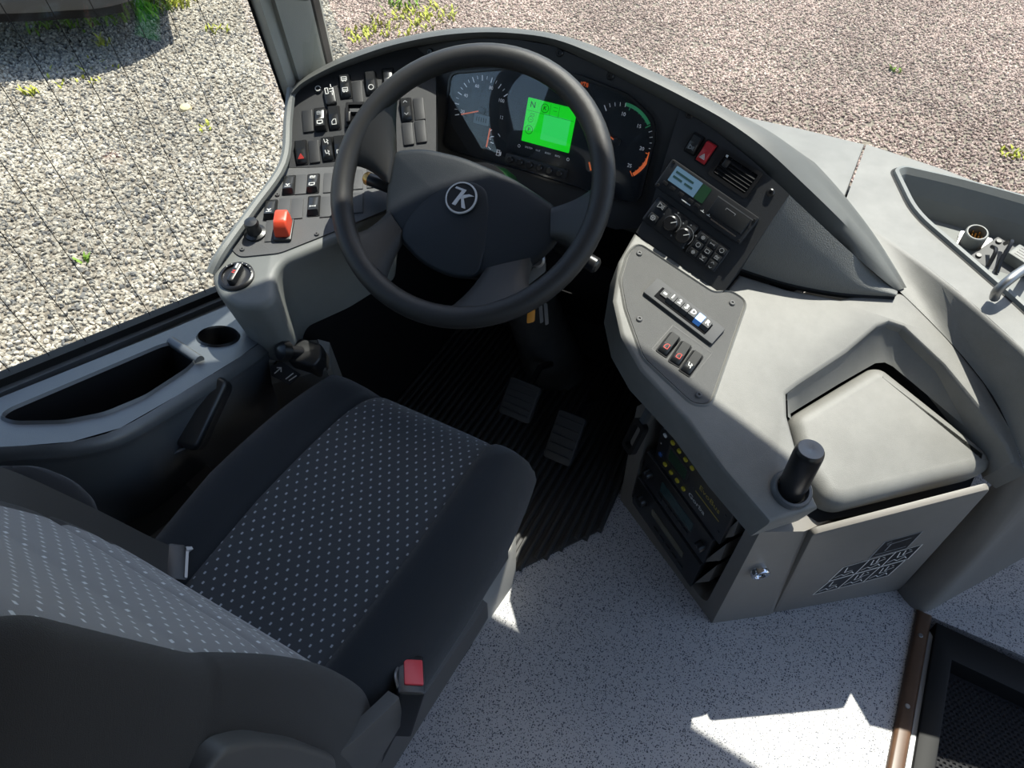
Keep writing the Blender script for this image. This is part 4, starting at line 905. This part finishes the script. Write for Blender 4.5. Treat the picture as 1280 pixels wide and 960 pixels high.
# handle post at the console corner
kb = fk.hit(989, 612, .002); ktop = onz(1012, 553, .60)
kd = Vector((.02, .0, 1)).normalized(); fkn = Fr(kb, kd, (1, 0, 0))
kz = .095
hp_ = thing('handle_post', 'upright black cylindrical handle in a collar at the console corner', 'handle', kb)
lathe('collar', Fr(kb, fk.n, (1, 0, 0)), [(.032, -.004), (.032, .004), (.029, .008), (.025, .008), (.023, .002)], 'side_plastic', hp_, n=28, caps=False)
lathe('post', fkn, [(.020, -.02), (.020, .012), (.0215, .016), (.0215, kz-.006), (.0205, kz), (.0190, kz+.002), (.0185, kz+.0035), (.006, kz+.0035), (.004, kz+.0025), (.0001, kz+.0025)], 'black_plastic', hp_, n=32)
lathe('post_cap', fkn, [(.0182, kz+.0034), (.0178, kz+.0042), (.005, kz+.0042), (.0035, kz+.0036), (.0001, kz+.0036)], 'side_plastic', hp_, n=32)
# ================================================================== radio cabinet under the console
ZT = .46
b1, b2, b3 = onz(775, 624, 0), onz(890, 779, 0), onz(961, 769, 0)
t2, t3 = onz(957, 652, ZT), onz(1013, 647, ZT)
fr_ = plane3(b1, b2, t2, ((835, 536), (921, 646)))
rcab = thing('radio_cabinet', 'grey cabinet with recessed radio rack under the centre console', 'cabinet', (b1+b2)/2)
fo = PX(fr_, [(775, 624), (890, 779), (957, 652), (930, 620), (812, 500), (796, 508)]); fi = rpoly(PX(fr_, [(812, 528), (822, 520), (939, 648), (884, 752), (876, 748), (789, 622)]), .012, 3)
V, F = holed(fo, [fi], fr_, 0); ring_walls(V, F, fr_, fo, 0, -.012); ring_walls(V, F, fr_, fi, 0, -.05); mk('front_frame', V, F, 'cabinet_plastic', rcab)
prism('rack_back', fr_, inset(fi, -.01), -.06, -.05, 'dark_void', rcab)
bk_ = Vector((.25, .35, 0))
loft('corner_post', [[b2, b3, b3+bk_*.6, b2+bk_*.6], [b2.lerp(t2, .92), b3.lerp(t3, .89), (b3+bk_*.6).lerp(t3+bk_*.6, .86), (b2+bk_*.6).lerp(t2+bk_*.6, .9)]], 'cabinet_plastic', rcab, smooth=False, angle=None)
loft('side_wall', [[b1+bk_*.05, b1+bk_*1.2, b1+bk_*1.2+Vector((.02, .02, 0)), b1+bk_*.05+Vector((.02, -.01, 0))], [Vector((p.x, p.y, .5)) for p in (b1+bk_*.2, b1+bk_*1.2, b1+bk_*1.2+Vector((.02, .02, 0)), b1+bk_*.2+Vector((.02, -.01, 0)))]], 'cabinet_plastic', rcab, smooth=False, angle=None)
fcp = plane3(b2, b3, t2, (b3-b2)); q = fcp.at(*fcp.uv(948, 711))
lk = lathe('lock', q, [(.017, 0), (.017, .012), (.0155, .014), (.011, .014), (.010, .011), (.0001, .011)], 'chrome', rcab, n=24)
prism('keyhole', q, rrect(.002, .010, .0005), .011, .0116, 'black_plastic', lk)
def unit(name, pts, label, cat, h=.0):
    f, W, H = fr_.rect(pts, h); t = thing(name, label, cat, f.o)
    prism('body', f.off(-h), rrect(W, H, .003), -.05, h, 'unit_black', t, bev=.0015); return f, W, H, t
f, W, H, t = unit('destination_controller', [(835, 536), (922, 647), (895, 676), (812, 562)], 'black controller with yellow keys and small green display', 'controller', .004)
prism('display', f, rrect(W*.30, H*.40, .001, cu=-W*.20, cv=H*.02), 0, .0006, 'blank_black', t); prism('display_glass', f, rrect(W*.25, H*.26, .001, cu=-W*.20, cv=H*.02), .0006, .0010, 'lcd_dark', t, label='dim green display')
for i in range(4):
    for vv in (.34, -.32): lathe('yellow_key', f.at(-W*.34+W*.095*i+W*.02*(vv > 0), H*vv), [(.0052, 0), (.0048, .003), (.0001, .0034)], 'yellow_button', t, n=12)
lathe('white_key', f.at(-W*.43, H*.28), [(.005, 0), (.0045, .002), (.0001, .0024)], 'white_print', t, n=12); lathe('blue_key', f.at(-W*.43, -H*.25), [(.0055, 0), (.005, .002), (.0001, .0024)], 'blue_dot', t, n=12)
for v_ in (.0, .40): lathe('screw', f.at(-W*.46, H*v_), [(.0025, 0), (.002, .001), (.0001, .001)], 'steel', t, n=8)
text('EvoBus', .020, f, W*.24, H*.16, .0006, 'gold_print', t, bold=.0002); strokes('small_print', f, [[(W*(.08+.03*i), -H*.03), (W*(.10+.03*i), -H*.03)] for i in range(11)], .004, 'gold_print', t, h=.0006); text('Gorba', .0185, f, W*.13, -H*.27, .0006, 'white_print', t, bold=.0003)
for u_, v_ in ((.05, -.05), (.44, .25), (.44, -.25)): lathe('screw', f.at(W*u_, H*v_), [(.003, 0), (.0025, .001), (.0001, .001)], 'black_plastic', t, n=8)
f, W, H, t = unit('car_radio', [(811, 567), (892, 678), (878, 703), (799, 594)], 'black radio with teal display in the rack', 'radio', .001)
prism('display', f, rrect(W*.48, H*.34, .001, cu=.02*W, cv=H*.08), 0, .0008, 'lcd_teal', t, label='dim teal display')
for u_ in (-.40, .42):
    k = lathe('volume_knob', f.at(W*u_, 0), [(.011, 0), (.0105, .012), (.009, .014), (.0001, .014)], 'black_plastic', t, n=20); strokes('pointer', f.at(W*u_, 0), [[(0, .003), (0, .008)]], .0012, 'dim_print', k, h=.0143)
for i in range(6): prism('preset_key', f, rrect(W*.065, H*.14, .0008, cu=W*(-.2+.08*i), cv=-H*.28), 0, .0018, 'rocker_black', t)
f, W, H, t = unit('tape_player', [(798, 598), (877, 708), (862, 734), (789, 626)], 'black player with pale slot at the bottom of the rack', 'radio', .001)
prism('display', f, rrect(W*.5, H*.20, .001, cu=W*.04, cv=H*.10), 0, .0008, 'lcd_amber', t, label='pale slot')
lathe('volume_knob', f.at(-W*.36, H*.05), [(.014, 0), (.0135, .010), (.012, .012), (.0001, .012)], 'black_plastic', t, n=20)
for i in range(5): prism('preset_key', f, rrect(W*.07, H*.12, .0008, cu=W*(-.1+.1*i), cv=-H*.3), 0, .0018, 'rocker_black', t)
for i, (x0, y0, x1, y1, x2, y2) in enumerate([(893, 676, 922, 650, 914, 672), (876, 704, 906, 681, 898, 702), (866, 730, 894, 708, 884, 728)]):
    pp_ = PX(fr_, [(x0, y0), (x1, y1), (x2, y2)]); prism('bracket_lit_wedge', fr_, pp_, -.045, -.004, 'cabinet_plastic', rcab)  # wedges shaped like the lit triangles on the unit brackets
# small handset bracket beside the rack
q = Fr(onz(797, 545, .36), (-.6, -.75, .3), (.8, -.6, 0)); hb = thing('handset_bracket', 'small black handset bracket at the left of the radio rack', 'bracket', q.o)
V, F = [], []; a_, b_ = rrect(.035, .075, .010, 4), rrect(.020, .055, .006, 4); ring_walls(V, F, q, a_, 0, .012); ring_walls(V, F, q, a_, .012, .012, b_); ring_walls(V, F, q, b_, .012, 0); ring_walls(V, F, q, b_, 0, 0, a_); mk('loop', V, F, 'black_plastic', hb)
prism('stem', q, rrect(.012, .10, .003, cv=.075), 0, .010, 'side_plastic', hb)
# ================================================================== cabinet door with the pictogram sticker
d0, d1, d2_ = onz(966, 768, 0), onz(1122, 738, 0), onz(1019, 655, ZT)
fdo = plane3(d0, d1, d2_, ((1035, 727), (1135, 697)))
cdn = thing('cabinet_door', 'grey cabinet door with a white pictogram sticker', 'cabinet', (d0+d1)/2)
dp = PX(fdo, [(966, 767), (1016, 669), (1241, 611), (1126, 738)])
prism('door_panel', fdo, rpoly(dp, .012, 3), -.012, 0, 'cabinet_plastic', cdn, bev=.006)
st = thing('pictogram_sticker', 'white line pictogram sticker showing seat posture on the cabinet door', 'sticker', fdo.hit(1085, 705))
def box4(pts): f, W, H = fdo.rect(pts, .0004); return f, W, H
for pts, n in (([(1037, 726), (1131, 700), (1110, 719), (1016, 743)], 3), ([(1054, 709), (1153, 680), (1135, 698), (1036, 726)], 3), ([(1106, 677), (1153, 664), (1133, 685), (1086, 698)], 1)):
    q4 = PX(fdo, pts); TL, TR, BR, BL = [Vector(p) for p in q4]
    ln = [[tuple(TL), tuple(TR), tuple(BR), tuple(BL), tuple(TL)]]
    P = lambda s, t_: tuple((TL.lerp(TR, s)).lerp(BL.lerp(BR, s), t_))
    for i in range(1, n): ln.append([P(i/n, 0), P(i/n, 1)])
    for i in range(n):
        o_ = i/n; w_ = 1/n
        if n == 3:
            ln += [[P(o_+w_*.25, .15), P(o_+w_*.35, .55), P(o_+w_*.65, .55)], [P(o_+w_*.12, .80), P(o_+w_*.3, .68), P(o_+w_*.5, .85), P(o_+w_*.7, .68), P(o_+w_*.85, .85)]]
            if i: ln += [[P(o_+w_*.45, .12), P(o_+w_*.5, .45), P(o_+w_*.8, .35)], [P(o_+w_*.6, .15), P(o_+w_*.7, .2)]]
        else: ln += [[P(.2, .3), P(.8, .25)], [P(.3, .3), P(.3, .7)], [P(.1, .82), P(.9, .82)], [P(.15, .2), P(.25, .15)]]
    polys('sticker_ground', fdo, [[tuple(TL), tuple(TR), tuple(BR), tuple(BL)]], 'blank_black', st, h=.0004)
    strokes('pictogram', fdo, ln, .0022, 'dim_print' if n == 1 else 'white_print', st, h=.0008)
# curved side panel toward the entrance
A = [fk.hit(1250, 590, -.06), onz(1290, 585, .50), onz(1380, 560, .53), onz(1500, 540, .56)]
A0 = [fdo.hit(1240, 606, -.03), onz(1290, 604, .46), onz(1380, 585, .49), onz(1500, 570, .5)]
B = [onz(1123, 740, .0)+Vector((-.03, .03, 0)), onz(1147, 764, 0), onz(1200, 742, .02), onz(1330, 668, .13)]
Bm = [fdo.hit(1170, 680, -.03), onz(1222, 690, .24), onz(1280, 650, .30), onz(1400, 610, .36)]
sp = loft('side_cover', [spline(p, 5) for p in (A, A0, Bm, B)] , 'cabinet_plastic', None, closed=False, caps=False, label='curved grey cover between the cabinet door and the entrance', cat='panel', angle=70)
# ================================================================== driver seat
SX, SZ = -.555, .50
seat = thing('driver_seat', 'dark fabric driver seat with dotted insert', 'seat', (SX, .40, 0))
def squ(s, t, hw=.243, y0=.13, y1=.735, be=.26):
    x = s*math.sqrt(1-be*t*t*(1 if t > 0 else .3)); y = t*math.sqrt(1-be*.75*s*s*(1 if t > 0 else .2))
    if s < 0: x *= 1-.16*max(0, -t-.1)
    return SX+hw*x, (y0+y1)/2+(y1-y0)/2*y
def cz(s, t):
    e = max(abs(s), abs(t) if t > 0 else 0); bol = max(0, (abs(s)-.55)/.45); z = SZ + .024*math.sin(min(1, bol*1.5)*math.pi/2) - .010*math.cos(min(1, abs(s)/.55)*math.pi/2)
    z -= .020*max(0, t-.3)**2*1.5
    es = abs(s)**9; et = max(0, t)**9
    z -= .085*max(es, et)
    z -= .006*(math.exp(-((s-.60)/.025)**2)+math.exp(-((s+.48)/.025)**2))
    return z
def cush(name, s0, s1, m, ns_, extra):
    V = []; F = []; UV = []; nt_ = 40
    for i in range(ns_+1):
        s = s0+(s1-s0)*i/ns_
        for j in range(nt_+1):
            t = -1+2*j/nt_; x, y = squ(s, t); V.append((x, y, cz(s, t))); UV.append((x, y))
    for i in range(ns_):
        for j in range(nt_): a = i*(nt_+1)+j; F.append([a, a+1, a+nt_+2, a+nt_+1])
    def skirt(idx):
        k = len(V); prev = idx
        for dz, dr in ((.03, .004), (.07, -.006), (.11, -.03)):
            nw = []
            for a in idx:
                p = Vector(V[a]); d = Vector((p.x-SX, p.y-.42, 0)).normalized(); nw.append(len(V)); V.append((p.x+d.x*dr, p.y+d.y*dr, p.z-dz)); UV.append((p.x+dz, p.y+dz))
            for a, b, c, d_ in zip(prev, prev[1:], nw[1:], nw): F.append([a, b, c, d_])
            prev = nw
    skirt([i*(nt_+1)+nt_ for i in range(ns_+1)])
    if extra: skirt([(0 if s0 < -.9 else ns_)*(nt_+1)+j for j in range(nt_+1)])
    return mk(name, V, F, m, seat, smooth=True, uv=UV)
cush('cushion_insert', -.48, .60, 'fabric_dotted', 24, False)
cush('bolster', -1, -.48, 'fabric_black', 20, True); cush('bolster', .60, 1, 'fabric_black', 16, True)
# backrest
REC = math.radians(20); BY, BZ, BH = .245, .47, .66
upv = Vector((0, -math.sin(REC), math.cos(REC))); fwv = Vector((0, math.cos(REC), math.sin(REC)))
def bp(s, t, d=0):
    hw = .248 - .02*t*t + .012*math.sin(math.pi*t)
    curve = .018*math.sin(math.pi*min(1, t*1.6))*(1 if t < .6 else .4)
    bol = max(0, (abs(s)-.68)/.32); f = .022*math.sin(min(1, bol*1.35)*math.pi/2)*(1-.35*t) - .10*abs(s)**10
    topr = -.06*max(0, (t-.85)/.15)**2
    groove = -.005*math.exp(-((abs(s)-.72)/.03)**2)
    return Vector((SX, BY, BZ)) + Vector((1, 0, 0))*(hw*s) + upv*(BH*t) + fwv*(curve+f+topr+groove+d)
def backp(name, s0, s1, m, ns_):
    V = []; F = []; UV = []; nt_ = 90
    for i in range(ns_+1):
        s = s0+(s1-s0)*i/ns_
        for j in range(nt_+1):
            t = j/nt_
            d = -.004*math.exp(-(((t*7) % 1-.5)/.05)**2)*0
            # quilted lengthwise channels
            if abs(s) < .73: d -= .010*sum(math.exp(-((t-q)/.012)**2) for q in (.12, .25, .38))
            p = bp(s, t, d); V.append(p); UV.append((s*.24, t*BH))
    for i in range(ns_):
        for j in range(nt_): a = i*(nt_+1)+j; F.append([a, a+1, a+nt_+2, a+nt_+1])
    return mk(name, V, F, m, seat, smooth=True, uv=UV)
backp('backrest_insert', -.56, .72, 'fabric_dotted_lit', 28); backp('backrest_bolster', .72, 1, 'fabric_back', 16); backp('backrest_bolster', -1, -.56, 'fabric_back', 20)
# rear shell of the backrest
rg = []
for j in range(13):
    t = j/12; L_, R_ = bp(-1, t), bp(1, t); w_ = R_-L_
    rg.append([L_] + [L_+w_*u - fwv*(.075*math.sin(math.pi*min(1, max(0, u)))**.4+.004) for u in (.02, .08, .2, .35, .5, .65, .8, .92, .98)] + [R_])
loft('backrest_cover', rg, 'fabric_back', seat, closed=False, caps=False)
# hard plastic side shell at the foot of the backrest
fsd = Fr((SX+.262, 0, 0), (1, 0, 0), (0, 1, 0))
prism('side_shell', fsd, rpoly(PX(fsd, [(245, 985), (280, 938), (320, 926), (375, 930), (424, 948), (420, 985), (370, 1050), (260, 1050)]), .02, 4), -.02, 0, 'seat_shell', seat, bev=.006, nb=3)
prism('side_plate', fsd, PX(fsd, [(400, 962), (445, 925), (484, 888), (500, 872), (506, 900), (476, 950), (440, 1010), (400, 1010)], -.012), -.03, -.012, 'seat_shell', seat, bev=.003)
# base frame, pedestal
slab('seat_frame', [(SX-.20, .10), (SX+.215, .08), (SX+.215, .60), (SX-.20, .62)], .30, .385, 'seat_shell', seat, bev=.01)
slab('suspension_bellows', [(SX-.15, .14), (SX+.16, .14), (SX+.16, .60), (SX-.15, .60)], .15, .30, 'rubber', seat)
loft('side_rail', [[(SX+.216, .02, .30), (SX+.236, .02, .30), (SX+.236, .02, .40), (SX+.216, .02, .42)], [(SX+.216, .50, .27), (SX+.232, .50, .27), (SX+.232, .50, .32), (SX+.216, .50, .33)]], 'seat_shell', seat, smooth=False, angle=None)
ped = thing('seat_pedestal', 'carpeted pedestal below the driver seat with pale front corner', 'pedestal', (-.6, .3, 0))
pp_ = [(-.78, -.10), (-.430, -.10), (-.405, .30), (-.388, .70), (-.398, .745), (-.44, .752), (-.78, .70)]
prism('carpet_side', f0, pp_[:3]+[(-.396, .55), (-.78, .55)], 0, .16, 'carpet', ped, bev=.01)
prism('front_block', f0, [(-.396, .551), (-.388, .70), (-.398, .735), (-.44, .74), (-.78, .70), (-.78, .551)], 0, .15, 'pedestal_grey', ped, bev=.012)
# belt buckle and belt
q = Fr((SX+.262, .265, .42), (.25, .25, .93), (.95, 0, -.25))
bu = thing('belt_buckle', 'black seat belt buckle with red release button', 'buckle', q.o)
bx_ = onz(513, 840, .475); q = Fr(bx_, (.10, .35, .93), (.80, .55, -.2))
prism('housing', q, rrect(.036, .060, .005, cv=-.006), -.085, .004, 'black_plastic', bu, bev=.003)
prism('release_button', q, rrect(.025, .038, .002, cu=.003, cv=-.004), .004, .0065, 'belt_red', bu, bev=.001)
tube('latch_edge', spline([q.w(-.017, -.026, .001), q.w(-.021, -.012, .006), q.w(-.018, .004, .003), q.w(-.020, .016, .006)], 4), .0022, 'steel', bu, n=6)
q0 = q.w(0, -.01, -.08); tube('stalk', [q0, q0+Vector((-.01, -.06, -.06))], .008, 'black_plastic', bu, n=8)
bl = [onz(-60, 588, .80), onz(20, 614, .74), onz(80, 640, .68), onz(140, 668, .61), onz(185, 690, .55), onz(212, 702, .515)]
bs = spline(bl, 6); belt = thing('seat_belt', 'dark seat belt running down beside the backrest', 'belt', bs[-1])
rg = []
for i, p in enumerate(bs):
    d = (bs[min(i+1, len(bs)-1)]-bs[max(0, i-1)]).normalized(); nrm = Vector((.45, .35, .8)); wv = d.cross(nrm).normalized()*.024; up2 = wv.cross(d).normalized()*.0012
    rg.append([p-wv-up2, p+wv-up2, p+wv+up2, p-wv+up2])
loft('webbing', rg, 'belt_webbing', belt, angle=30)
e = bs[-1]; q = Fr(e, (.45, .35, .8), bs[-1]-bs[-3]); prism('anchor_plate', q, rrect(.03, .056, .006, cu=.010), -.003, .003, 'black_plastic', belt, bev=.001)
prism('anchor_edge', q, rrect(.004, .050, .001, cu=.022), .0, .0045, 'steel', belt); tube('anchor_bolt', [q.w(.02, .02, 0), q.w(.055, .035, -.002)], .006, 'steel', belt, n=8)
# lit grey wing of the backrest behind the belt, made as a separate pad
ar = spline([onz(-40, 618, .60), onz(10, 612, .60), onz(50, 614, .60), onz(88, 632, .59), onz(108, 655, .575)], 5); rg = []
for i, p in enumerate(ar):
    t = i/(len(ar)-1); r_ = .034*math.sqrt(max(.03, 1-t**5)); rg.append([p+Vector((.87, .48, 0))*(r_*1.1*math.cos(a*math.pi/7))+Vector((-.3, .55, .78))*(r_*math.sin(a*math.pi/7)) for a in range(14)])
loft('armrest', rg, 'wing_grey', None, label='grey padded armrest behind the seat belt', cat='armrest', angle=None)
# grey box with boards beside the seat
q = Fr(onz(205, 640, .30), (.35, -.1, .9), ((150, 640), (215, 590))); bxx = thing('storage_box', 'dark open box in the gap left of the seat', 'box', q.o-Vector((0, 0, .29)))
prism('body', q, rrect(.20, .10, .004), -.28, 0, 'side_plastic', bxx, bev=.004); prism('lid', q, rrect(.19, .06, .003, cu=-.0, cv=.01), 0, .004, 'blank_black', bxx)
prism('edge_strip', q, rrect(.05, .10, .002, cu=.085), .0005, .006, 'seat_shell', bxx)
# ================================================================== side console under the window
fy = plane3(onz(0, 497, .61), onz(270, 382, .50), onz(0, 497, .61)+Vector((1, 0, 0)), (1, 0, 0))
sc_ = thing('side_console', 'dark side console with tray and cup holder below the window', 'console', fy.hit(150, 520, -.3))
so = PX(fy, [(-120, 548), (0, 497), (120, 449), (200, 417), (280, 384), (330, 365), (372, 378), (350, 408), (300, 446), (222, 494), (150, 535), (90, 552), (30, 557), (-120, 565)])
so = [(max(u, -1.072-fy.o.x), v) for u, v in so]
tr = rpoly(PX(fy, [(4, 522), (14, 514), (202, 434), (214, 431), (243, 450), (232, 462), (180, 496), (130, 517), (80, 527), (20, 528)]), .012, 4)
cpc = Vector(fy.uv(273, 421)); rcup = .034
cup = circ(rcup, 28, cpc.x, cpc.y)
V, F = holed(so, [tr, cup], fy, 0); mk('console_top', V, F, 'side_plastic', sc_)
V, F = [], []; ring_walls(V, F, fy, inset(tr, -.006), 0, .005, inset(tr, -.003)); ring_walls(V, F, fy, inset(tr, -.003), .005, 0, tr); mk('tray_rim', V, F, 'side_plastic', sc_, smooth=True, angle=50)
V, F = [], []; ring_walls(V, F, fy, tr, 0, -.09, inset(tr, .006)); mk('tray_well', V, F, 'black_matt', sc_, smooth=True, angle=50)  # tray inside coloured near-black to deepen its shade
prism('tray_floor', fy, inset(tr, .003), -.10, -.09, 'black_matt', sc_)
V, F = [], []; ring_walls(V, F, fy, circ(rcup+.004, 28, *cpc), 0, .004, circ(rcup+.001, 28, *cpc)); ring_walls(V, F, fy, circ(rcup+.001, 28, *cpc), .004, 0, cup); ring_walls(V, F, fy, cup, 0, -.08, circ(rcup*.9, 28, *cpc)); mk('cup_holder', V, F, 'black_plastic', sc_, smooth=True, angle=50)
prism('cup_floor', fy, circ(rcup, 28, *cpc), -.09, -.08, 'black_matt', sc_)
a_, b_ = fy.uv(214, 428), fy.uv(250, 452); tube('divider', [fy.w(*a_, .002), fy.w(*b_, .002)], .009, 'side_plastic', sc_, n=10)
inn = [fy.hit(x, y) for x, y in [(-120, 565), (30, 557), (90, 552), (150, 535), (222, 494), (300, 446), (350, 408), (372, 378)]]
inn = spline(inn, 4); rg = []
for dz, dx in ((0, 0), (-.006, .007), (-.02, .012), (-.028, .006), (-.05, -.002), (-.12, -.012), (-.22, -.05), (-.34, -.10)): rg.append([Vector((max(-1.071, p.x+dx), p.y-dx*.25, p.z+dz)) for p in inn])
loft('inner_side', rg, 'side_plastic', sc_, closed=False, caps=False, angle=60)
# dark pull handle on the inner side
ha, hb_ = onz(234, 540, .505), onz(268, 490, .49)
q = Fr((ha+hb_)/2+Vector((.0, 0, .0)), (.5, -.45, .75), hb_-ha)
hd = thing('pull_handle', 'black rounded pull handle on the side console', 'handle', q.o)
prism('grip', q, rrect((hb_-ha).length*1.25, .048, .016, 4), -.05, .014, 'rocker_black', hd, bev=.010, nb=4)
tube('recess_edge', spline([onz(188, 555, .49), onz(184, 567, .47), onz(205, 570, .46), onz(240, 556, .46)], 5), .004, 'side_plastic', hd, n=8)
# parking brake module
pk = thing('parking_brake', 'parking brake lever with round black knob on a light bracket', 'lever', onz(375, 470, .42))
bq = [onz(333, 430, .475), onz(396, 425, .475), onz(408, 462, .455), onz(340, 480, .435)]
loft('bracket', [[p+Vector((0, 0, -.16)) for p in bq], bq], 'console_plastic', pk, smooth=False, angle=None)
q = Fr(onz(385, 447, .475), (.15, -.35, .92), ((360, 440), (400, 452)))
prism('valve_body', q, rpoly([(-.03, -.022), (.028, -.022), (.034, .0), (.024, .026), (-.022, .026)], .008), -.03, .024, 'rocker_black', pk, bev=.006, nb=3)
k0 = q.w(-.008, .002, .02); k1 = onz(349, 438, .52); d = (k1-k0)
tube('lever', [k0, k0+d*.5, k0+d*.55, k0+d*.62, k0+d*.95, k1, k1+d*.08], [.009, .009, .014, .018, .018, .014, .004], 'black_plastic', pk, n=16)
q2 = plane3(onz(338, 462, .455), onz(365, 478, .44), onz(372, 455, .46), ((340, 466), (366, 480)))
prism('legend_plate', q2, PX(q2, [(338, 458), (352, 452), (376, 468), (362, 481), (340, 470)]), -.002, .003, 'blank_black', pk)
strokes('symbol', q2, [PX(q2, [(344, 467), (352, 460)]), PX(q2, [(347, 460), (352, 460), (352, 465)]), PX(q2, [(358, 474), (367, 467)]), PX(q2, [(362, 476), (371, 470)])], .0022, 'white_print', pk, h=.0035)
loft('front_cover', [[onz(397, 424, .465), onz(412, 428, .45), onz(414, 462, .41), onz(408, 463, .41)], [p+Vector((.02, .02, -.3)) for p in (onz(397, 424, .465), onz(412, 428, .45), onz(414, 462, .41), onz(408, 463, .41))]], 'console_plastic', pk, smooth=False, angle=None)
# ================================================================== footwell: mat, pedals, linings
mt = thing('floor_mat', 'black ribbed rubber floor mat in the footwell', 'mat', (-.52, 1.1, 0))
ang = math.radians(4)
for i in range(36):
    x = -.93+i*.0185; y0 = .70 + max(0, (x+.42))*1.55 + (.012 if i % 3 == 0 else (-.006 if i % 3 == 1 else 0))
    y0 = max(y0, .60); y1 = 1.58 if x < -.32 else 1.25
    if x > -.27: y1 = 1.15
    V, F = prismg(f0, [(x-.0055, y0), (x+.0055, y0), (x+.0055-.03, y1), (x-.0055-.03, y1)], 0, .012, .003, 1); mk('rib', V, F, 'rubber', mt)
prism('base_sheet', f0, [(-.94, .60), (-.42, .70), (-.278, .925), (-.33, 1.585), (-.96, 1.585)], .0005, .005, 'rubber', mt)
slab('toe_board', [(-1.05, 1.40), (-.25, 1.40), (-.25, 1.64), (-1.05, 1.64)], .02, .14, 'black_matt', None, label='dark toe board at the front of the footwell', cat='panel')
def pedal(p, n_, wd, ht, lab):
    q = Fr(p, n_, (1, 0, 0)); t = thing('pedal', lab, 'pedal', (p.x, p.y, .012)); prism('pad', q, rrect(wd, ht, .008), -.008, .006, 'rubber', t, bev=.003)
    for i in range(5): prism('pad_rib', q, rrect(wd*.85, .004, .001, cv=-ht*.36+ht*.18*i), .006, .009, 'rubber', t)
    tube('arm', [p-q.n*.008, p+Vector((0, .10, .02)), p+Vector((0, .16, -.02))], .008, 'black_plastic', t, n=8)
pedal(onz(706, 547, .10), (.0, -.75, .66), .07, .12, 'black ribbed accelerator pedal right of the steering column')
pedal(onz(650, 500, .16), (.0, -.7, .72), .08, .09, 'black brake pedal beside the steering column boot')
# lining of the footwell
loft('footwell_lining', [[(-.90, .70, .0), (-.93, 1.62, .0)], [(-.88, .66, .46), (-.93, 1.62, .52)]], 'black_matt', None, closed=False, caps=False, label='dark footwell lining below the low switch panel', cat='panel')
loft('console_lining', [[(-.235, 1.10, .012), (-.16, 1.63, .012)], [(-.22, 1.10, .58), (-.16, 1.63, .60)]], 'black_matt', None, closed=False, caps=False, label='dark footwell lining below the centre console', cat='panel')
